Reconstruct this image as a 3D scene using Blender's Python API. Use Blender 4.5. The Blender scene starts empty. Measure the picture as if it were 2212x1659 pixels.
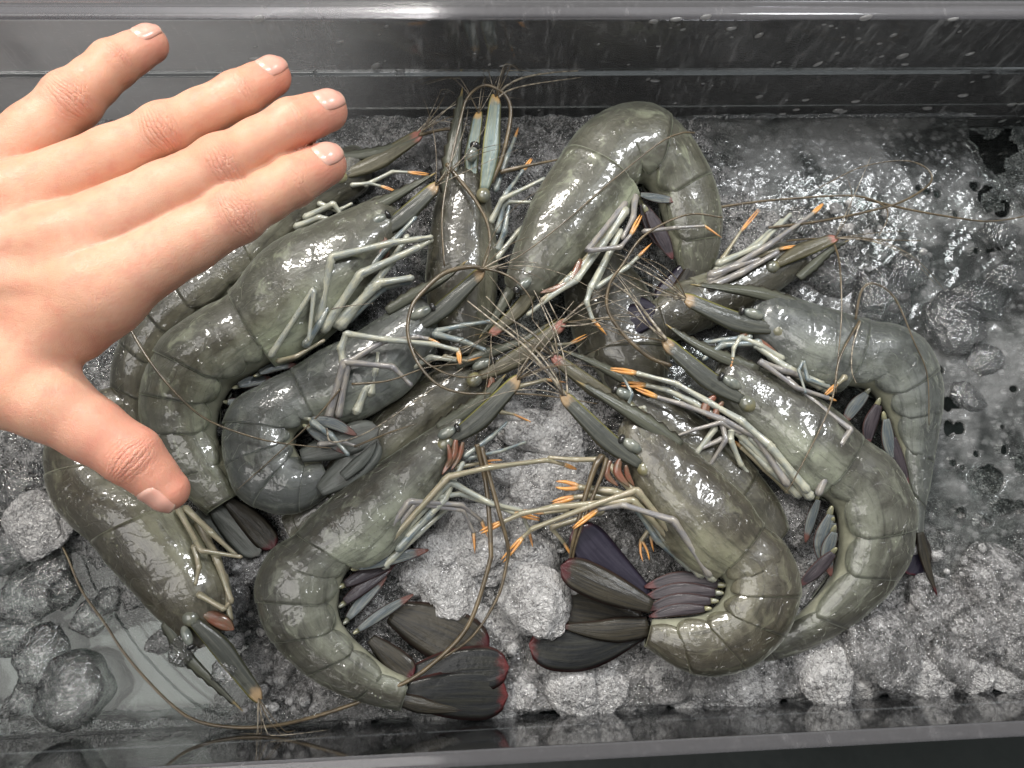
import bpy, math, random
import numpy as np
from mathutils import Matrix, Vector, noise as mnoise

random.seed(7); np.random.seed(7)
SC = bpy.context.scene
COL = SC.collection
S = 0.01                      # all geometry below is written in centimetres
R = math.radians

# ------------------------------------------------------------------ camera
H_CAM, F_PX, CU, CV = 42.0, 1671.0, 1106.0, 829.5     # camera height (cm), focal length and centre of a 2212 px wide frame
_x = np.array([17.9, 0.475, -1.0]); _x /= np.linalg.norm(_x)
_n = np.array([-0.0486, -0.273, -1.0]); _n -= _x * _n.dot(_x); _n /= np.linalg.norm(_n)
_z = -_n; _y = np.cross(_z, _x)
RW = np.array([_x, _y, _z])
CAM = np.array([0, 0, H_CAM])
cam_d = bpy.data.cameras.new('camera'); cam = bpy.data.objects.new('camera', cam_d); COL.objects.link(cam)
cam_d.sensor_width = 36.0; cam_d.lens = F_PX / 2212.0 * 36.0
cam_d.clip_start = 0.01; cam_d.clip_end = 50
m4 = Matrix([list(RW[i]) + [CAM[i] * S] for i in range(3)] + [[0, 0, 0, 1]])
cam.matrix_world = m4
SC.camera = cam

def ray(u, v):
    return RW @ np.array([(u - CU) / F_PX, -(v - CV) / F_PX, -1.0])
def P(u, v, z):
    d = ray(u, v); t = (z - H_CAM) / d[2]
    return CAM + t * d
def pxs(u, v, z):            # centimetres per pixel there
    d = ray(u, v); return (z - H_CAM) / d[2] / F_PX

# ------------------------------------------------------------------ light
w = bpy.data.worlds.new('World'); SC.world = w; w.use_nodes = True
bg = w.node_tree.nodes['Background']
bg.inputs['Color'].default_value = (0.93, 0.97, 1.0, 1); bg.inputs['Strength'].default_value = 0.28

def area(name, loc, target, sx, sy, watts, col):
    l = bpy.data.lights.new(name, 'AREA'); l.shape = 'RECTANGLE'; l.size = sx * S; l.size_y = sy * S
    l.energy = watts; l.color = col
    o = bpy.data.objects.new(name, l); COL.objects.link(o)
    o.location = Vector(loc) * S
    o.rotation_euler = (Vector(target) - Vector(loc)).to_track_quat('-Z', 'Y').to_euler()
    o['kind'] = 'helper'
    return o
area('ceiling_lamp', (-30, 92, 105), (-8, 12, 8), 55, 16, 15.0, (1.0, 0.96, 0.90))
area('ceiling_lamp', (62, 62, 118), (6, 8, 4), 14, 60, 11.0, (0.96, 0.98, 1.0))
area('ceiling_panel', (-62, 10, 150), (-10, 12, 8), 110, 110, 15.0, (1.0, 0.97, 0.93))

SC.view_settings.view_transform = 'Standard'; SC.view_settings.look = 'None'
SC.view_settings.exposure = 0.06; SC.view_settings.gamma = 1.0
SC.view_settings.use_curve_mapping = False
SC.render.engine = 'CYCLES'
cy = SC.cycles
cy.use_denoising = True; cy.caustics_reflective = False; cy.caustics_refractive = True; cy.blur_glossy = 2.0
cy.max_bounces = 6; cy.transparent_max_bounces = 12; cy.transmission_bounces = 6; cy.glossy_bounces = 3; cy.diffuse_bounces = 2
cy.use_adaptive_sampling = True; cy.adaptive_threshold = 0.05
cy.sample_clamp_indirect = 4.0

# ------------------------------------------------------------------ node helper
class NT:
    def __init__(self, name):
        self.m = bpy.data.materials.new(name); self.m.use_nodes = True
        self.t = self.m.node_tree; self.t.nodes.clear()
        self.out = self.t.nodes.new('ShaderNodeOutputMaterial')
    def n(self, typ, ins=None, **props):
        nd = self.t.nodes.new('ShaderNode' + typ)
        for k, v in props.items(): setattr(nd, k, v)
        for k, v in (ins or {}).items():
            s = nd.inputs[k]
            if isinstance(v, bpy.types.NodeSocket): self.t.links.new(v, s)
            elif v is not None:
                if hasattr(s, 'default_value') and isinstance(v, (tuple, list)) and len(v) == 3 and s.type == 'RGBA': v = (*v, 1)
                s.default_value = v
        return nd
    def coord(self, which='Object'): return self.n('TexCoord').outputs[which]
    def attr(self, name): return self.n('Attribute', attribute_name=name).outputs['Fac']
    def noise(self, vec, scale, detail=4, rough=0.55, dist=0.0, out='Fac'):
        return self.n('TexNoise', {'Vector': vec, 'Scale': scale, 'Detail': detail, 'Roughness': rough, 'Distortion': dist}).outputs[out]
    def vor(self, vec, scale, feature='F1', out='Distance', rnd=1.0):
        return self.n('TexVoronoi', {'Vector': vec, 'Scale': scale, 'Randomness': rnd}, feature=feature).outputs[out]
    def math(self, op, a, b=0.0, c=0.0, clamp=False):
        return self.n('Math', {0: a, 1: b, 2: c}, operation=op, use_clamp=clamp).outputs[0]
    def ss(self, x, lo, hi, a=0.0, b=1.0):   # smoothstep
        return self.n('MapRange', {'Value': x, 'From Min': lo, 'From Max': hi, 'To Min': a, 'To Max': b}, interpolation_type='SMOOTHSTEP').outputs[0]
    def mix(self, f, a, b, blend='MIX'):
        nd = self.n('Mix', data_type='RGBA', blend_type=blend)
        for k, v in ((0, f), (6, a), (7, b)):
            s = nd.inputs[k]
            if isinstance(v, bpy.types.NodeSocket): self.t.links.new(v, s)
            else: s.default_value = (*v, 1) if isinstance(v, tuple) and len(v) == 3 else v
        return nd.outputs[2]
    def scale(self, vec, xyz):
        return self.n('Mapping', {'Vector': vec, 'Scale': xyz}).outputs[0]
    def sep(self, vec): return self.n('SeparateXYZ', {0: vec}).outputs
    def bump(self, h, strength=0.3, dist=0.001, normal=None):
        return self.n('Bump', {'Height': h, 'Strength': strength, 'Distance': dist, 'Normal': normal}).outputs[0]
    def bsdf(self, **k):
        return self.n('BsdfPrincipled', {a.replace('_', ' '): b for a, b in k.items()}).outputs[0]
    def done(self, shader):
        self.t.links.new(shader, self.out.inputs['Surface']); return self.m

MAT = {}
def shell_mat(name, base, dark, pale, streak=0.5):
    t = NT(name); ob = t.coord(); uv = t.coord('UV')
    dors = t.attr('dors'); tt = t.attr('tt'); edge = t.attr('edge')
    n1 = t.noise(ob, 65, 3, 0.62, 0.9)
    n2 = t.noise(ob, 330, 3, 0.7)
    st = t.noise(t.scale(uv, (0.38, 34, 1)), 1.0, 3, 0.7, 0.4)
    st2 = t.noise(t.scale(uv, (0.8, 11, 1)), 1.3, 3, 0.6, 0.8)
    vd = tuple(x * 0.35 for x in dark)
    c = t.mix(t.ss(n1, 0.36, 0.62), base, dark)
    pm = t.math('MULTIPLY', t.ss(tt, 0.10, 0.75), t.ss(dors, 0.72, 0.38))
    pm = t.math('MULTIPLY', pm, t.ss(t.noise(ob, 40, 4), 0.28, 0.60))
    c = t.mix(pm, c, pale)
    dm = t.math('MULTIPLY', t.ss(dors, 0.40, 0.92), t.ss(n1, 0.2, 0.7, 0.65, 1.0))
    c = t.mix(dm, c, dark)
    c = t.mix(t.math('MULTIPLY', t.ss(st, 0.48, 0.68), streak), c, vd)
    c = t.mix(t.math('MULTIPLY', t.ss(st2, 0.55, 0.74), 0.40), c, pale)
    c = t.mix(t.math('MULTIPLY', t.ss(n2, 0.55, 0.70), 0.28), c, vd)
    sp = t.vor(ob, 480); c = t.mix(t.math('MULTIPLY', t.ss(sp, 0.20, 0.08), t.ss(n1, 0.45, 0.65, 0.0, 0.45)), c, (0.012, 0.012, 0.01))
    sp2 = t.vor(ob, 230); c = t.mix(t.math('MULTIPLY', t.ss(sp2, 0.16, 0.06), t.ss(t.noise(ob, 50, 2), 0.5, 0.7, 0.0, 0.6)), c, tuple(x * 1.5 for x in pale))
    c = t.mix(t.math('MULTIPLY', t.ss(edge, 0.05, 0.5), 0.12), c, vd)
    c = t.mix(t.math('MULTIPLY', t.ss(edge, 0.62, 0.85), 0.55), c, tuple(min(1, x * 1.15 + 0.01) for x in pale))
    # film of water: thin pools with crisp borders over the shell
    pool = t.ss(t.noise(ob, 85, 2, 0.5, 1.4), 0.475, 0.525)
    hgt = t.math('ADD', t.math('MULTIPLY', pool, 0.6), t.math('ADD', t.math('MULTIPLY', t.noise(ob, 130, 2), 0.8), t.math('MULTIPLY', t.noise(ob, 420, 2), 0.10)))
    nrm = t.bump(hgt, 0.75, 0.0011)
    fine = t.bump(t.math('ADD', st, n2), 0.4, 0.0007)
    sh = t.bsdf(Base_Color=c, Roughness=0.36, Normal=fine, Subsurface_Weight=0.5, Subsurface_Radius=(0.8, 0.9, 0.7), Subsurface_Scale=0.005, Sheen_Weight=0.25, Sheen_Roughness=0.35, Sheen_Tint=(0.75, 0.8, 0.62, 1), Coat_Weight=1.0, Coat_Roughness=0.04, Coat_IOR=1.45, Coat_Normal=nrm, Specular_IOR_Level=0.4)
    MAT[name] = t.done(sh)
shell_mat('shell_olive', (0.136, 0.138, 0.112), (0.050, 0.047, 0.036), (0.28, 0.296, 0.225))
shell_mat('shell_tan', (0.126, 0.115, 0.082), (0.050, 0.043, 0.029), (0.235, 0.23, 0.155))
shell_mat('shell_green', (0.19, 0.194, 0.15), (0.075, 0.072, 0.053), (0.39, 0.415, 0.29), 0.40)
shell_mat('shell_grey', (0.155, 0.165, 0.155), (0.062, 0.066, 0.060), (0.26, 0.275, 0.225), 0.45)
shell_mat('shell_brown', (0.098, 0.092, 0.066), (0.042, 0.038, 0.026), (0.18, 0.175, 0.125))

def flesh():
    t = NT('flesh'); ob = t.coord()
    c = t.mix(t.noise(ob, 180, 4), (0.12, 0.12, 0.085), (0.36, 0.36, 0.27))
    MAT['flesh'] = t.done(t.bsdf(Base_Color=c, Roughness=0.3, Coat_Weight=0.8, Coat_Roughness=0.05, Normal=t.bump(t.noise(ob, 500, 4), 0.4, 0.0008)))
flesh()

def leg_mat(name, a, b, cc):
    t = NT(name); ob = t.coord(); uv = t.coord('UV')
    n = t.noise(t.scale(uv, (1.3, 3, 1)), 1.0, 3)
    c = t.mix(t.ss(n, 0.38, 0.62), a, b)
    c = t.mix(t.ss(t.noise(t.scale(uv, (0.5, 9, 1)), 1.6, 4), 0.52, 0.7), c, cc)
    c = t.mix(t.math('MULTIPLY', t.ss(t.noise(ob, 700, 3), 0.6, 0.72), 0.4), c, (0.08, 0.08, 0.09))
    MAT[name] = t.done(t.bsdf(Base_Color=c, Roughness=0.3, Coat_Weight=0.7, Coat_Roughness=0.06, Normal=t.bump(t.noise(ob, 900, 3), 0.3, 0.0004)))
leg_mat('leg_pale', (0.42, 0.41, 0.31), (0.30, 0.32, 0.285), (0.15, 0.165, 0.20))
leg_mat('leg_blue', (0.27, 0.28, 0.235), (0.125, 0.165, 0.185), (0.085, 0.095, 0.125))
leg_mat('leg_mauve', (0.29, 0.265, 0.225), (0.20, 0.195, 0.20), (0.14, 0.125, 0.14))
leg_mat('leg_olive', (0.25, 0.23, 0.15), (0.33, 0.28, 0.19), (0.13, 0.12, 0.09))

def simple(name, c1, c2, sc, rough=0.3, coat=0.6, bump=0.2, sss=0.25):
    t = NT(name); ob = t.coord()
    c = t.mix(t.ss(t.noise(ob, sc, 4), 0.35, 0.65), c1, c2)
    MAT[name] = t.done(t.bsdf(Base_Color=c, Roughness=rough, Coat_Weight=coat, Coat_Roughness=0.06, Normal=t.bump(t.noise(ob, sc * 4, 3), bump, 0.0005)))
def claw():
    t = NT('claw_orange'); ob = t.coord(); u = t.sep(t.coord('UV'))[0]
    c = t.mix(t.ss(t.noise(ob, 250, 3), 0.35, 0.65), (0.64, 0.30, 0.065), (0.52, 0.25, 0.10))
    c = t.mix(t.ss(t.math('ADD', u, t.math('MULTIPLY', t.noise(ob, 300, 2), 0.25)), 0.55, 0.10), c, (0.30, 0.24, 0.14))
    MAT['claw_orange'] = t.done(t.bsdf(Base_Color=c, Roughness=0.35, Coat_Weight=0.5, Coat_Roughness=0.08, Normal=t.bump(t.noise(ob, 900, 2), 0.3, 0.0005)))
claw()
simple('antenna', (0.13, 0.095, 0.05), (0.07, 0.052, 0.03), 160, 0.35, 0.4)
simple('antennule', (0.36, 0.31, 0.23), (0.075, 0.06, 0.045), 420, 0.35, 0.4)
simple('mouthpart', (0.20, 0.075, 0.045), (0.13, 0.085, 0.05), 200)
simple('eye_black', (0.012, 0.012, 0.012), (0.03, 0.028, 0.025), 300, 0.15, 1.0, 0.05, 0)
simple('eyestalk', (0.22, 0.225, 0.185), (0.12, 0.135, 0.12), 200, 0.25, 0.9)
simple('antenna_base', (0.12, 0.125, 0.10), (0.19, 0.17, 0.085), 130, 0.28, 0.9, 0.3)
simple('pleopod_base', (0.26, 0.245, 0.13), (0.13, 0.135, 0.105), 220, 0.3, 0.8)

def blade_mat(name, mid, mid2, edge, tip, tip_at=0.9, line=None, ridges=18.0, coat=0.9):
    t = NT(name); ob = t.coord(); uv = t.coord('UV'); s = t.sep(uv); u, v = s[0], s[1]
    st = t.noise(t.scale(uv, (1.5, ridges, 1)), 1.0, 4, 0.6)
    c = t.mix(t.ss(st, 0.40, 0.64), mid, mid2)
    c = t.mix(t.math('MULTIPLY', t.ss(t.noise(ob, 260, 4), 0.58, 0.72), 0.5), c, tuple(x * 0.5 for x in mid))
    d = t.math('ABSOLUTE', t.math('SUBTRACT', v, 0.5))
    wob = t.math('ADD', u, t.math('MULTIPLY', t.math('SUBTRACT', t.noise(ob, 300, 3), 0.5), 0.16))
    c = t.mix(t.ss(d, 0.42, 0.49), c, edge)
    c = t.mix(t.ss(wob, tip_at - 0.05, tip_at + 0.05), c, tip)
    if line: c = t.mix(t.ss(v, 0.84, 0.92), c, line)
    h = t.math('ADD', st, t.math('MULTIPLY', t.noise(ob, 300, 3), 0.6))
    MAT[name] = t.done(t.bsdf(Base_Color=c, Roughness=0.42, Coat_Weight=coat * coat * 0.26 if name != 'fan_purple' else 1.0, Coat_Roughness=0.08, Specular_IOR_Level=0.18, Normal=t.bump(h, 0.40, 0.0008), Coat_Normal=t.bump(h, 0.25, 0.0009)))
blade_mat('fan_dark', (0.010, 0.011, 0.012), (0.022, 0.022, 0.018), (0.07, 0.028, 0.025), (0.085, 0.016, 0.016), 0.93, ridges=9)
blade_mat('fan_brown', (0.038, 0.033, 0.023), (0.016, 0.015, 0.013), (0.05, 0.03, 0.025), (0.06, 0.014, 0.016), 0.90, ridges=11)
blade_mat('fan_purple', (0.016, 0.013, 0.024), (0.03, 0.026, 0.04), (0.03, 0.02, 0.03), (0.07, 0.014, 0.02), 0.93, ridges=8, coat=1.0)
blade_mat('fan_grey', (0.105, 0.112, 0.102), (0.065, 0.068, 0.060), (0.13, 0.135, 0.12), (0.10, 0.10, 0.09), 0.95, ridges=8, coat=1.0)
blade_mat('scale_grey', (0.050, 0.053, 0.047), (0.090, 0.092, 0.076), (0.10, 0.10, 0.06), (0.30, 0.21, 0.12), 0.89, line=(0.22, 0.21, 0.06), ridges=7)
blade_mat('scale_blue', (0.15, 0.20, 0.195), (0.25, 0.27, 0.20), (0.34, 0.33, 0.14), (0.42, 0.27, 0.11), 0.92, line=(0.38, 0.36, 0.14), ridges=8)
blade_mat('scale_brown', (0.075, 0.068, 0.045), (0.12, 0.11, 0.075), (0.10, 0.09, 0.05), (0.26, 0.11, 0.085), 0.88, line=(0.16, 0.145, 0.06), ridges=7)
blade_mat('rostrum', (0.085, 0.088, 0.065), (0.05, 0.052, 0.042), (0.06, 0.05, 0.035), (0.30, 0.23, 0.10), 0.93, ridges=5)
blade_mat('pleopod_blue', (0.070, 0.085, 0.095), (0.15, 0.155, 0.135), (0.10, 0.05, 0.042), (0.12, 0.055, 0.045), 0.80, ridges=7)
blade_mat('pleopod_dark', (0.055, 0.045, 0.05), (0.025, 0.022, 0.026), (0.15, 0.085, 0.075), (0.10, 0.04, 0.04), 0.86, ridges=7)

def ice_mats():
    for name, k, lo_, hi_, bd in (('ice_white', 0.72, 0.28, 0.60, 0.0026), ('ice_grey', 0.58, 0.38, 0.68, 0.0026), ('ice_clear', 0.60, 0.58, 0.80, 0.0012)):
        t = NT(name); ob = t.n('NewGeometry').outputs['Position']
        n0 = t.noise(ob, 85, 2, 0.6, 0.8)
        sw = t.noise(ob, 430, 3, 0.68, 1.8)
        ng = t.bump(t.noise(ob, 330, 2, 0.55, 1.8), 1.0, bd)                 # wet, melt-rounded skin
        # cloudy grains full of air between glassy veins, the two in patches
        m = t.ss(t.math('ADD', t.math('MULTIPLY', sw, 0.62), t.math('MULTIPLY', n0, 0.38)), lo_, hi_)
        c = (k, k * 0.98, k * 0.965)
        frost = t.n('MixShader', {0: 0.35, 1: t.n('BsdfDiffuse', {'Color': (*c, 1), 'Normal': ng}).outputs[0], 2: t.n('BsdfTranslucent', {'Color': (*c, 1)}).outputs[0]}).outputs[0]
        glass = t.n('BsdfRefraction', {'Color': (0.97, 0.97, 0.965, 1), 'Roughness': 0.10, 'IOR': 1.31, 'Normal': ng}).outputs[0]
        if name == 'ice_clear': glass = t.n('MixShader', {0: 0.55, 1: glass, 2: t.n('BsdfTransparent', {'Color': (0.93, 0.93, 0.93, 1)}).outputs[0]}).outputs[0]
        body = t.n('MixShader', {0: m, 1: glass, 2: frost}).outputs[0]
        gl = t.n('BsdfGlossy', {'Color': (1, 1, 1, 1), 'Roughness': 0.03, 'Normal': ng}).outputs[0]
        fz = t.math('ADD', t.math('MULTIPLY', t.n('Fresnel', {'IOR': 1.36 if name != 'ice_clear' else 1.5, 'Normal': ng}).outputs[0], 1.5), 0.03, clamp=True)
        MAT[name] = t.done(t.n('MixShader', {0: fz, 1: body, 2: gl}).outputs[0])
    t = NT('ice_slab'); ob = t.coord()
    n0 = t.noise(ob, 22, 3, 0.6, 0.4); n1 = t.noise(t.scale(ob, (1, 3.2, 1)), 90, 3, 0.65); n2 = t.noise(ob, 600, 1)
    dots = t.ss(t.vor(ob, 170), 0.45, 0.20)
    fr = t.math('ADD', t.math('MULTIPLY', t.ss(n0, 0.40, 0.62), 0.55), t.math('MULTIPLY', t.math('MULTIPLY', dots, t.ss(n1, 0.35, 0.6)), 0.45), clamp=True)
    fr = t.math('MULTIPLY', fr, t.ss(n1, 0.2, 0.6, 0.55, 1.0))
    frost = t.bsdf(Base_Color=(0.25, 0.25, 0.247), Roughness=0.45, Coat_Weight=0.3, Coat_Roughness=0.12, Normal=t.bump(t.math('ADD', n2, n1), 0.2, 0.001))
    nb = t.bump(t.math('ADD', n1, t.math('MULTIPLY', n0, 2)), 0.13, 0.0010)
    gl = t.n('BsdfGlossy', {'Color': (1, 1, 1, 1), 'Roughness': 0.10, 'Normal': nb}).outputs[0]
    trn = t.n('BsdfTransparent', {'Color': (0.80, 0.82, 0.81, 1)}).outputs[0]
    fz = t.n('Fresnel', {'IOR': 1.31, 'Normal': nb}).outputs[0]
    clr = t.n('MixShader', {0: fz, 1: trn, 2: gl}).outputs[0]
    MAT['ice_slab'] = t.done(t.n('MixShader', {0: t.math('ADD', t.math('MULTIPLY', fr, 0.72), 0.05), 1: clr, 2: frost}).outputs[0])
ice_mats()

def clear_mat(name, tint, ior, rough, haze_col, lo, hi, glare=False, bump=0.0, vstretch=True):
    """clear acrylic / water: see-through with a mirror film; scuffs and dried droplets haze it"""
    t = NT(name); ob = t.coord()
    nb = t.bump(t.noise(ob, 55, 3), bump, 0.002) if bump else None
    gl = t.n('BsdfGlossy', {'Color': (1, 1, 1, 1), 'Roughness': rough, 'Normal': nb}).outputs[0]
    trn = t.n('BsdfTransparent', {'Color': (*tint, 1)}).outputs[0]
    fz = t.n('Fresnel', {'IOR': ior, 'Normal': nb}).outputs[0]
    clr = t.n('MixShader', {0: fz, 1: trn, 2: gl}).outputs[0]
    streak = t.noise(t.scale(ob, (2.4, 1, 0.35)), 110, 3, 0.7)
    cloud = t.noise(ob, 24, 2, 0.65)
    fine = t.noise(t.scale(ob, (0.5, 1, 2.0)), 420, 2, 0.7)
    f = t.math('MULTIPLY', t.ss(streak, 0.52, 0.74), t.ss(cloud, 0.42, 0.66))
    f = t.math('ADD', f, t.math('MULTIPLY', t.ss(fine, 0.60, 0.72), 0.35), clamp=True)
    f = t.math('ADD', t.math('MULTIPLY', f, hi - lo), lo)
    if glare:      # lamp's veiling glare painted in as pale haze, stronger towards the left end
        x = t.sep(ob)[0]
        veil = t.math('MULTIPLY', t.ss(x, 0.0, -0.20), t.ss(t.noise(ob, 12, 4), 0.25, 0.7, 0.55, 1.0))
        f = t.math('ADD', f, t.math('MULTIPLY', veil, 0.72), clamp=True)
    df = t.n('MixShader', {0: 0.4, 1: t.n('BsdfDiffuse', {'Color': (*haze_col, 1)}).outputs[0], 2: t.n('BsdfTranslucent', {'Color': (*haze_col, 1)}).outputs[0]}).outputs[0]
    MAT[name] = t.done(t.n('MixShader', {0: f, 1: clr, 2: df}).outputs[0])
clear_mat('acrylic_wall', (0.78, 0.79, 0.79), 1.49, 0.05, (0.80, 0.785, 0.79), 0.03, 0.30, glare=True)
clear_mat('acrylic_near', (0.88, 0.89, 0.89), 1.49, 0.05, (0.30, 0.30, 0.31), 0.03, 0.22)
clear_mat('acrylic_floor', (0.85, 0.87, 0.86), 1.49, 0.06, (0.33, 0.33, 0.33), 0.03, 0.18)
clear_mat('acrylic_rim', (0.60, 0.60, 0.62), 1.49, 0.10, (0.44, 0.427, 0.436), 0.22, 0.42)
clear_mat('acrylic_rod', (0.70, 0.70, 0.70), 1.60, 0.08, (0.42, 0.41, 0.41), 0.16, 0.40)
clear_mat('acrylic_step', (0.75, 0.76, 0.76), 1.6, 0.07, (0.4, 0.4, 0.4), 0.03, 0.12)
clear_mat('water', (0.80, 0.83, 0.82), 1.33, 0.012, (0.3, 0.3, 0.3), 0.0, 0.05, bump=0.10)
clear_mat('drop', (0.80, 0.80, 0.80), 1.7, 0.03, (0.75, 0.74, 0.72), 0.35, 0.60)

def table_mat():
    t = NT('table_top'); ob = t.coord()
    n = t.noise(ob, 9, 5, 0.6); n2 = t.noise(ob, 300, 4)
    c = t.mix(t.ss(n, 0.35, 0.65), (0.010, 0.014, 0.012), (0.022, 0.027, 0.025))
    MAT['table_top'] = t.done(t.bsdf(Base_Color=c, Roughness=t.ss(n2, 0.3, 0.7, 0.3, 0.55), Normal=t.bump(n2, 0.2, 0.0006)))
table_mat()

def skin():
    t = NT('skin'); ob = t.coord()
    ka, kb, km = t.attr('ka'), t.attr('kb'), t.attr('km'); red = t.attr('red')
    n0 = t.noise(ob, 35, 4); n1 = t.noise(ob, 160, 5, 0.6); n2 = t.vor(ob, 900, 'F1'); n3 = t.noise(ob, 700, 4, 0.65)
    c = t.mix(t.ss(n0, 0.3, 0.7), (0.67, 0.345, 0.22), (0.71, 0.40, 0.275))
    c = t.mix(t.math('MULTIPLY', t.ss(n1, 0.42, 0.70), 0.50), c, (0.66, 0.27, 0.19))
    c = t.mix(t.math('MULTIPLY', red, 0.60), c, (0.68, 0.225, 0.165))
    # creases over the finger joints: folds running across the finger, warped, inside an oval patch
    wx = t.math('ADD', ka, t.math('MULTIPLY', t.math('SUBTRACT', t.noise(ob, 230, 3), 0.5), 0.16))
    wx = t.math('ADD', wx, t.math('MULTIPLY', t.math('MULTIPLY', kb, kb), t.math('MULTIPLY', ka, 0.8)))
    wv = t.math('SINE', t.math('MULTIPLY', wx, 40.0))
    wv = t.math('POWER', t.math('ADD', t.math('MULTIPLY', wv, 0.5), 0.5), 0.4)
    cross = t.vor(ob, 520, 'DISTANCE_TO_EDGE')
    cr = t.math('ADD', wv, t.math('MULTIPLY', t.ss(cross, 0.0, 0.12), 0.6))
    cm = t.math('MULTIPLY', t.math('SUBTRACT', 1.6, cr), km)
    c = t.mix(t.math('MULTIPLY', cm, 0.20), c, (0.45, 0.17, 0.11))
    cell = t.ss(t.vor(ob, 1500, 'DISTANCE_TO_EDGE'), 0.0, 0.10)
    h = t.math('ADD', t.math('MULTIPLY', t.math('MULTIPLY', cr, t.ss(km, 0.08, 0.9)), 1.0), t.math('ADD', t.math('MULTIPLY', n3, 0.5), t.math('MULTIPLY', cell, 0.22)))
    nb = t.bump(h, 0.55, 0.0008)
    wet = t.ss(t.noise(ob, 55, 3), 0.45, 0.66, 0.04, 0.32)
    MAT['skin'] = t.done(t.bsdf(Base_Color=c, Roughness=0.46, Normal=nb, Subsurface_Weight=0.30, Subsurface_Radius=(1.0, 0.36, 0.2), Subsurface_Scale=0.004,
                                Coat_Weight=wet, Coat_Roughness=0.20, Coat_Normal=nb, Specular_IOR_Level=0.45))
    t = NT('nail'); uv = t.coord('UV'); s = t.sep(uv); ob = t.coord()
    c = t.mix(t.ss(s[0], 0.92, 0.985), (0.70, 0.36, 0.28), (0.71, 0.46, 0.35))
    c = t.mix(t.ss(s[0], 0.30, 0.02), c, (0.72, 0.42, 0.33))
    MAT['nail'] = t.done(t.bsdf(Base_Color=c, Roughness=0.28, Coat_Weight=0.5, Coat_Roughness=0.12, Subsurface_Weight=0.25, Subsurface_Radius=(1, 0.4, 0.3), Subsurface_Scale=0.002,
                                Normal=t.bump(t.noise(t.scale(uv, (1, 22, 1)), 1.0, 3), 0.12, 0.0003)))
skin()

# ------------------------------------------------------------------ vector noise
_pr = np.random.RandomState(5); _perm = np.tile(_pr.permutation(256), 3); _grad = _pr.normal(size=(256, 3)); _grad /= np.linalg.norm(_grad, axis=1)[:, None]
_jit = _pr.rand(256, 3)
def perlin(p):
    i = np.floor(p).astype(int); f = p - i; u = f * f * f * (f * (f * 6 - 15) + 10); i &= 255; out = 0
    for a in (0, 1):
        for b in (0, 1):
            for c in (0, 1):
                g = _grad[_perm[_perm[_perm[i[..., 0] + a] + i[..., 1] + b] + i[..., 2] + c]]
                d = (g * (f - np.array([a, b, c]))).sum(-1)
                w3 = (u[..., 0] if a else 1 - u[..., 0]) * (u[..., 1] if b else 1 - u[..., 1]) * (u[..., 2] if c else 1 - u[..., 2])
                out = out + d * w3
    return out * 1.4
def fbm(p, sc, octs=4, seed=0.0):
    p = np.asarray(p, float); v = 0; a = 1.0; tot = 0.0
    for k in range(octs):
        v = v + a * perlin(p * sc + np.array([seed, -seed * 1.7, seed * 0.3]) + 17.3 * k); tot += a; a *= 0.5; sc *= 2.1
    return v / tot
def worley(p):
    i = np.floor(p).astype(int); f = p - i; i &= 255; best = np.full(p.shape[:-1], 9.0)
    for a in (-1, 0, 1):
        for b in (-1, 0, 1):
            for c in (-1, 0, 1):
                j = _jit[_perm[_perm[_perm[(i[..., 0] + a) & 255] + ((i[..., 1] + b) & 255)] + ((i[..., 2] + c) & 255)]]
                d = ((np.array([a, b, c]) + j - f) ** 2).sum(-1); best = np.minimum(best, d)
    return np.sqrt(best)

# ------------------------------------------------------------------ mesh helpers
BASE = {}
def thing(name, label, cat, base, group=None):
    o = bpy.data.objects.new(name, None); COL.objects.link(o)
    o.location = Vector(base) * S; o.empty_display_size = 0.01
    o['label'] = label; o['category'] = cat
    if group: o['group'] = group
    BASE[o] = np.array(base, float)
    return o
def top_of(o):
    while o.parent: o = o.parent
    return o
def mk(name, V, F, mat, parent=None, uv=None, attrs=None, smooth=True):
    V = np.asarray(V, float)
    if parent is not None:
        t = top_of(parent); V = V - BASE.get(t, np.zeros(3))
    F = [list(map(int, f)) for f in F]
    if parent is not None and len(F) < 20000:
        tri = np.array([f[:3] for f in F]); nn = np.cross(V[tri[:, 1]] - V[tri[:, 0]], V[tri[:, 2]] - V[tri[:, 0]])
        if (nn * (V[tri[:, 0]] - V.mean(0))).sum() < 0: F = [f[::-1] for f in F]
    me = bpy.data.meshes.new(name)
    me.from_pydata((V * S).tolist(), [], F)
    me.materials.append(MAT[mat])
    if uv is not None:
        uv = np.asarray(uv, np.float32); li = np.empty(len(me.loops), np.int32); me.loops.foreach_get('vertex_index', li)
        lay = me.uv_layers.new(name='UVMap'); lay.data.foreach_set('uv', uv[li].ravel())
    for k, a in (attrs or {}).items():
        at = me.attributes.new(k, 'FLOAT', 'POINT'); at.data.foreach_set('value', np.asarray(a, np.float32))
    if smooth: me.polygons.foreach_set('use_smooth', np.ones(len(me.polygons), bool))
    me.update()
    o = bpy.data.objects.new(name, me); COL.objects.link(o)
    if parent is not None: o.parent = parent
    return o
def tag(o, label, cat=None, group=None, kind=None):
    o['label'] = label
    if cat: o['category'] = cat
    if group: o['group'] = group
    if kind: o['kind'] = kind
    return o
def grid_faces(n, m, closed):
    i, j = np.meshgrid(np.arange(n - 1), np.arange(m if closed else m - 1), indexing='ij')
    i = i.ravel(); j = j.ravel(); j2 = (j + 1) % m
    return np.stack([i * m + j, i * m + j2, (i + 1) * m + j2, (i + 1) * m + j], 1).tolist()
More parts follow.
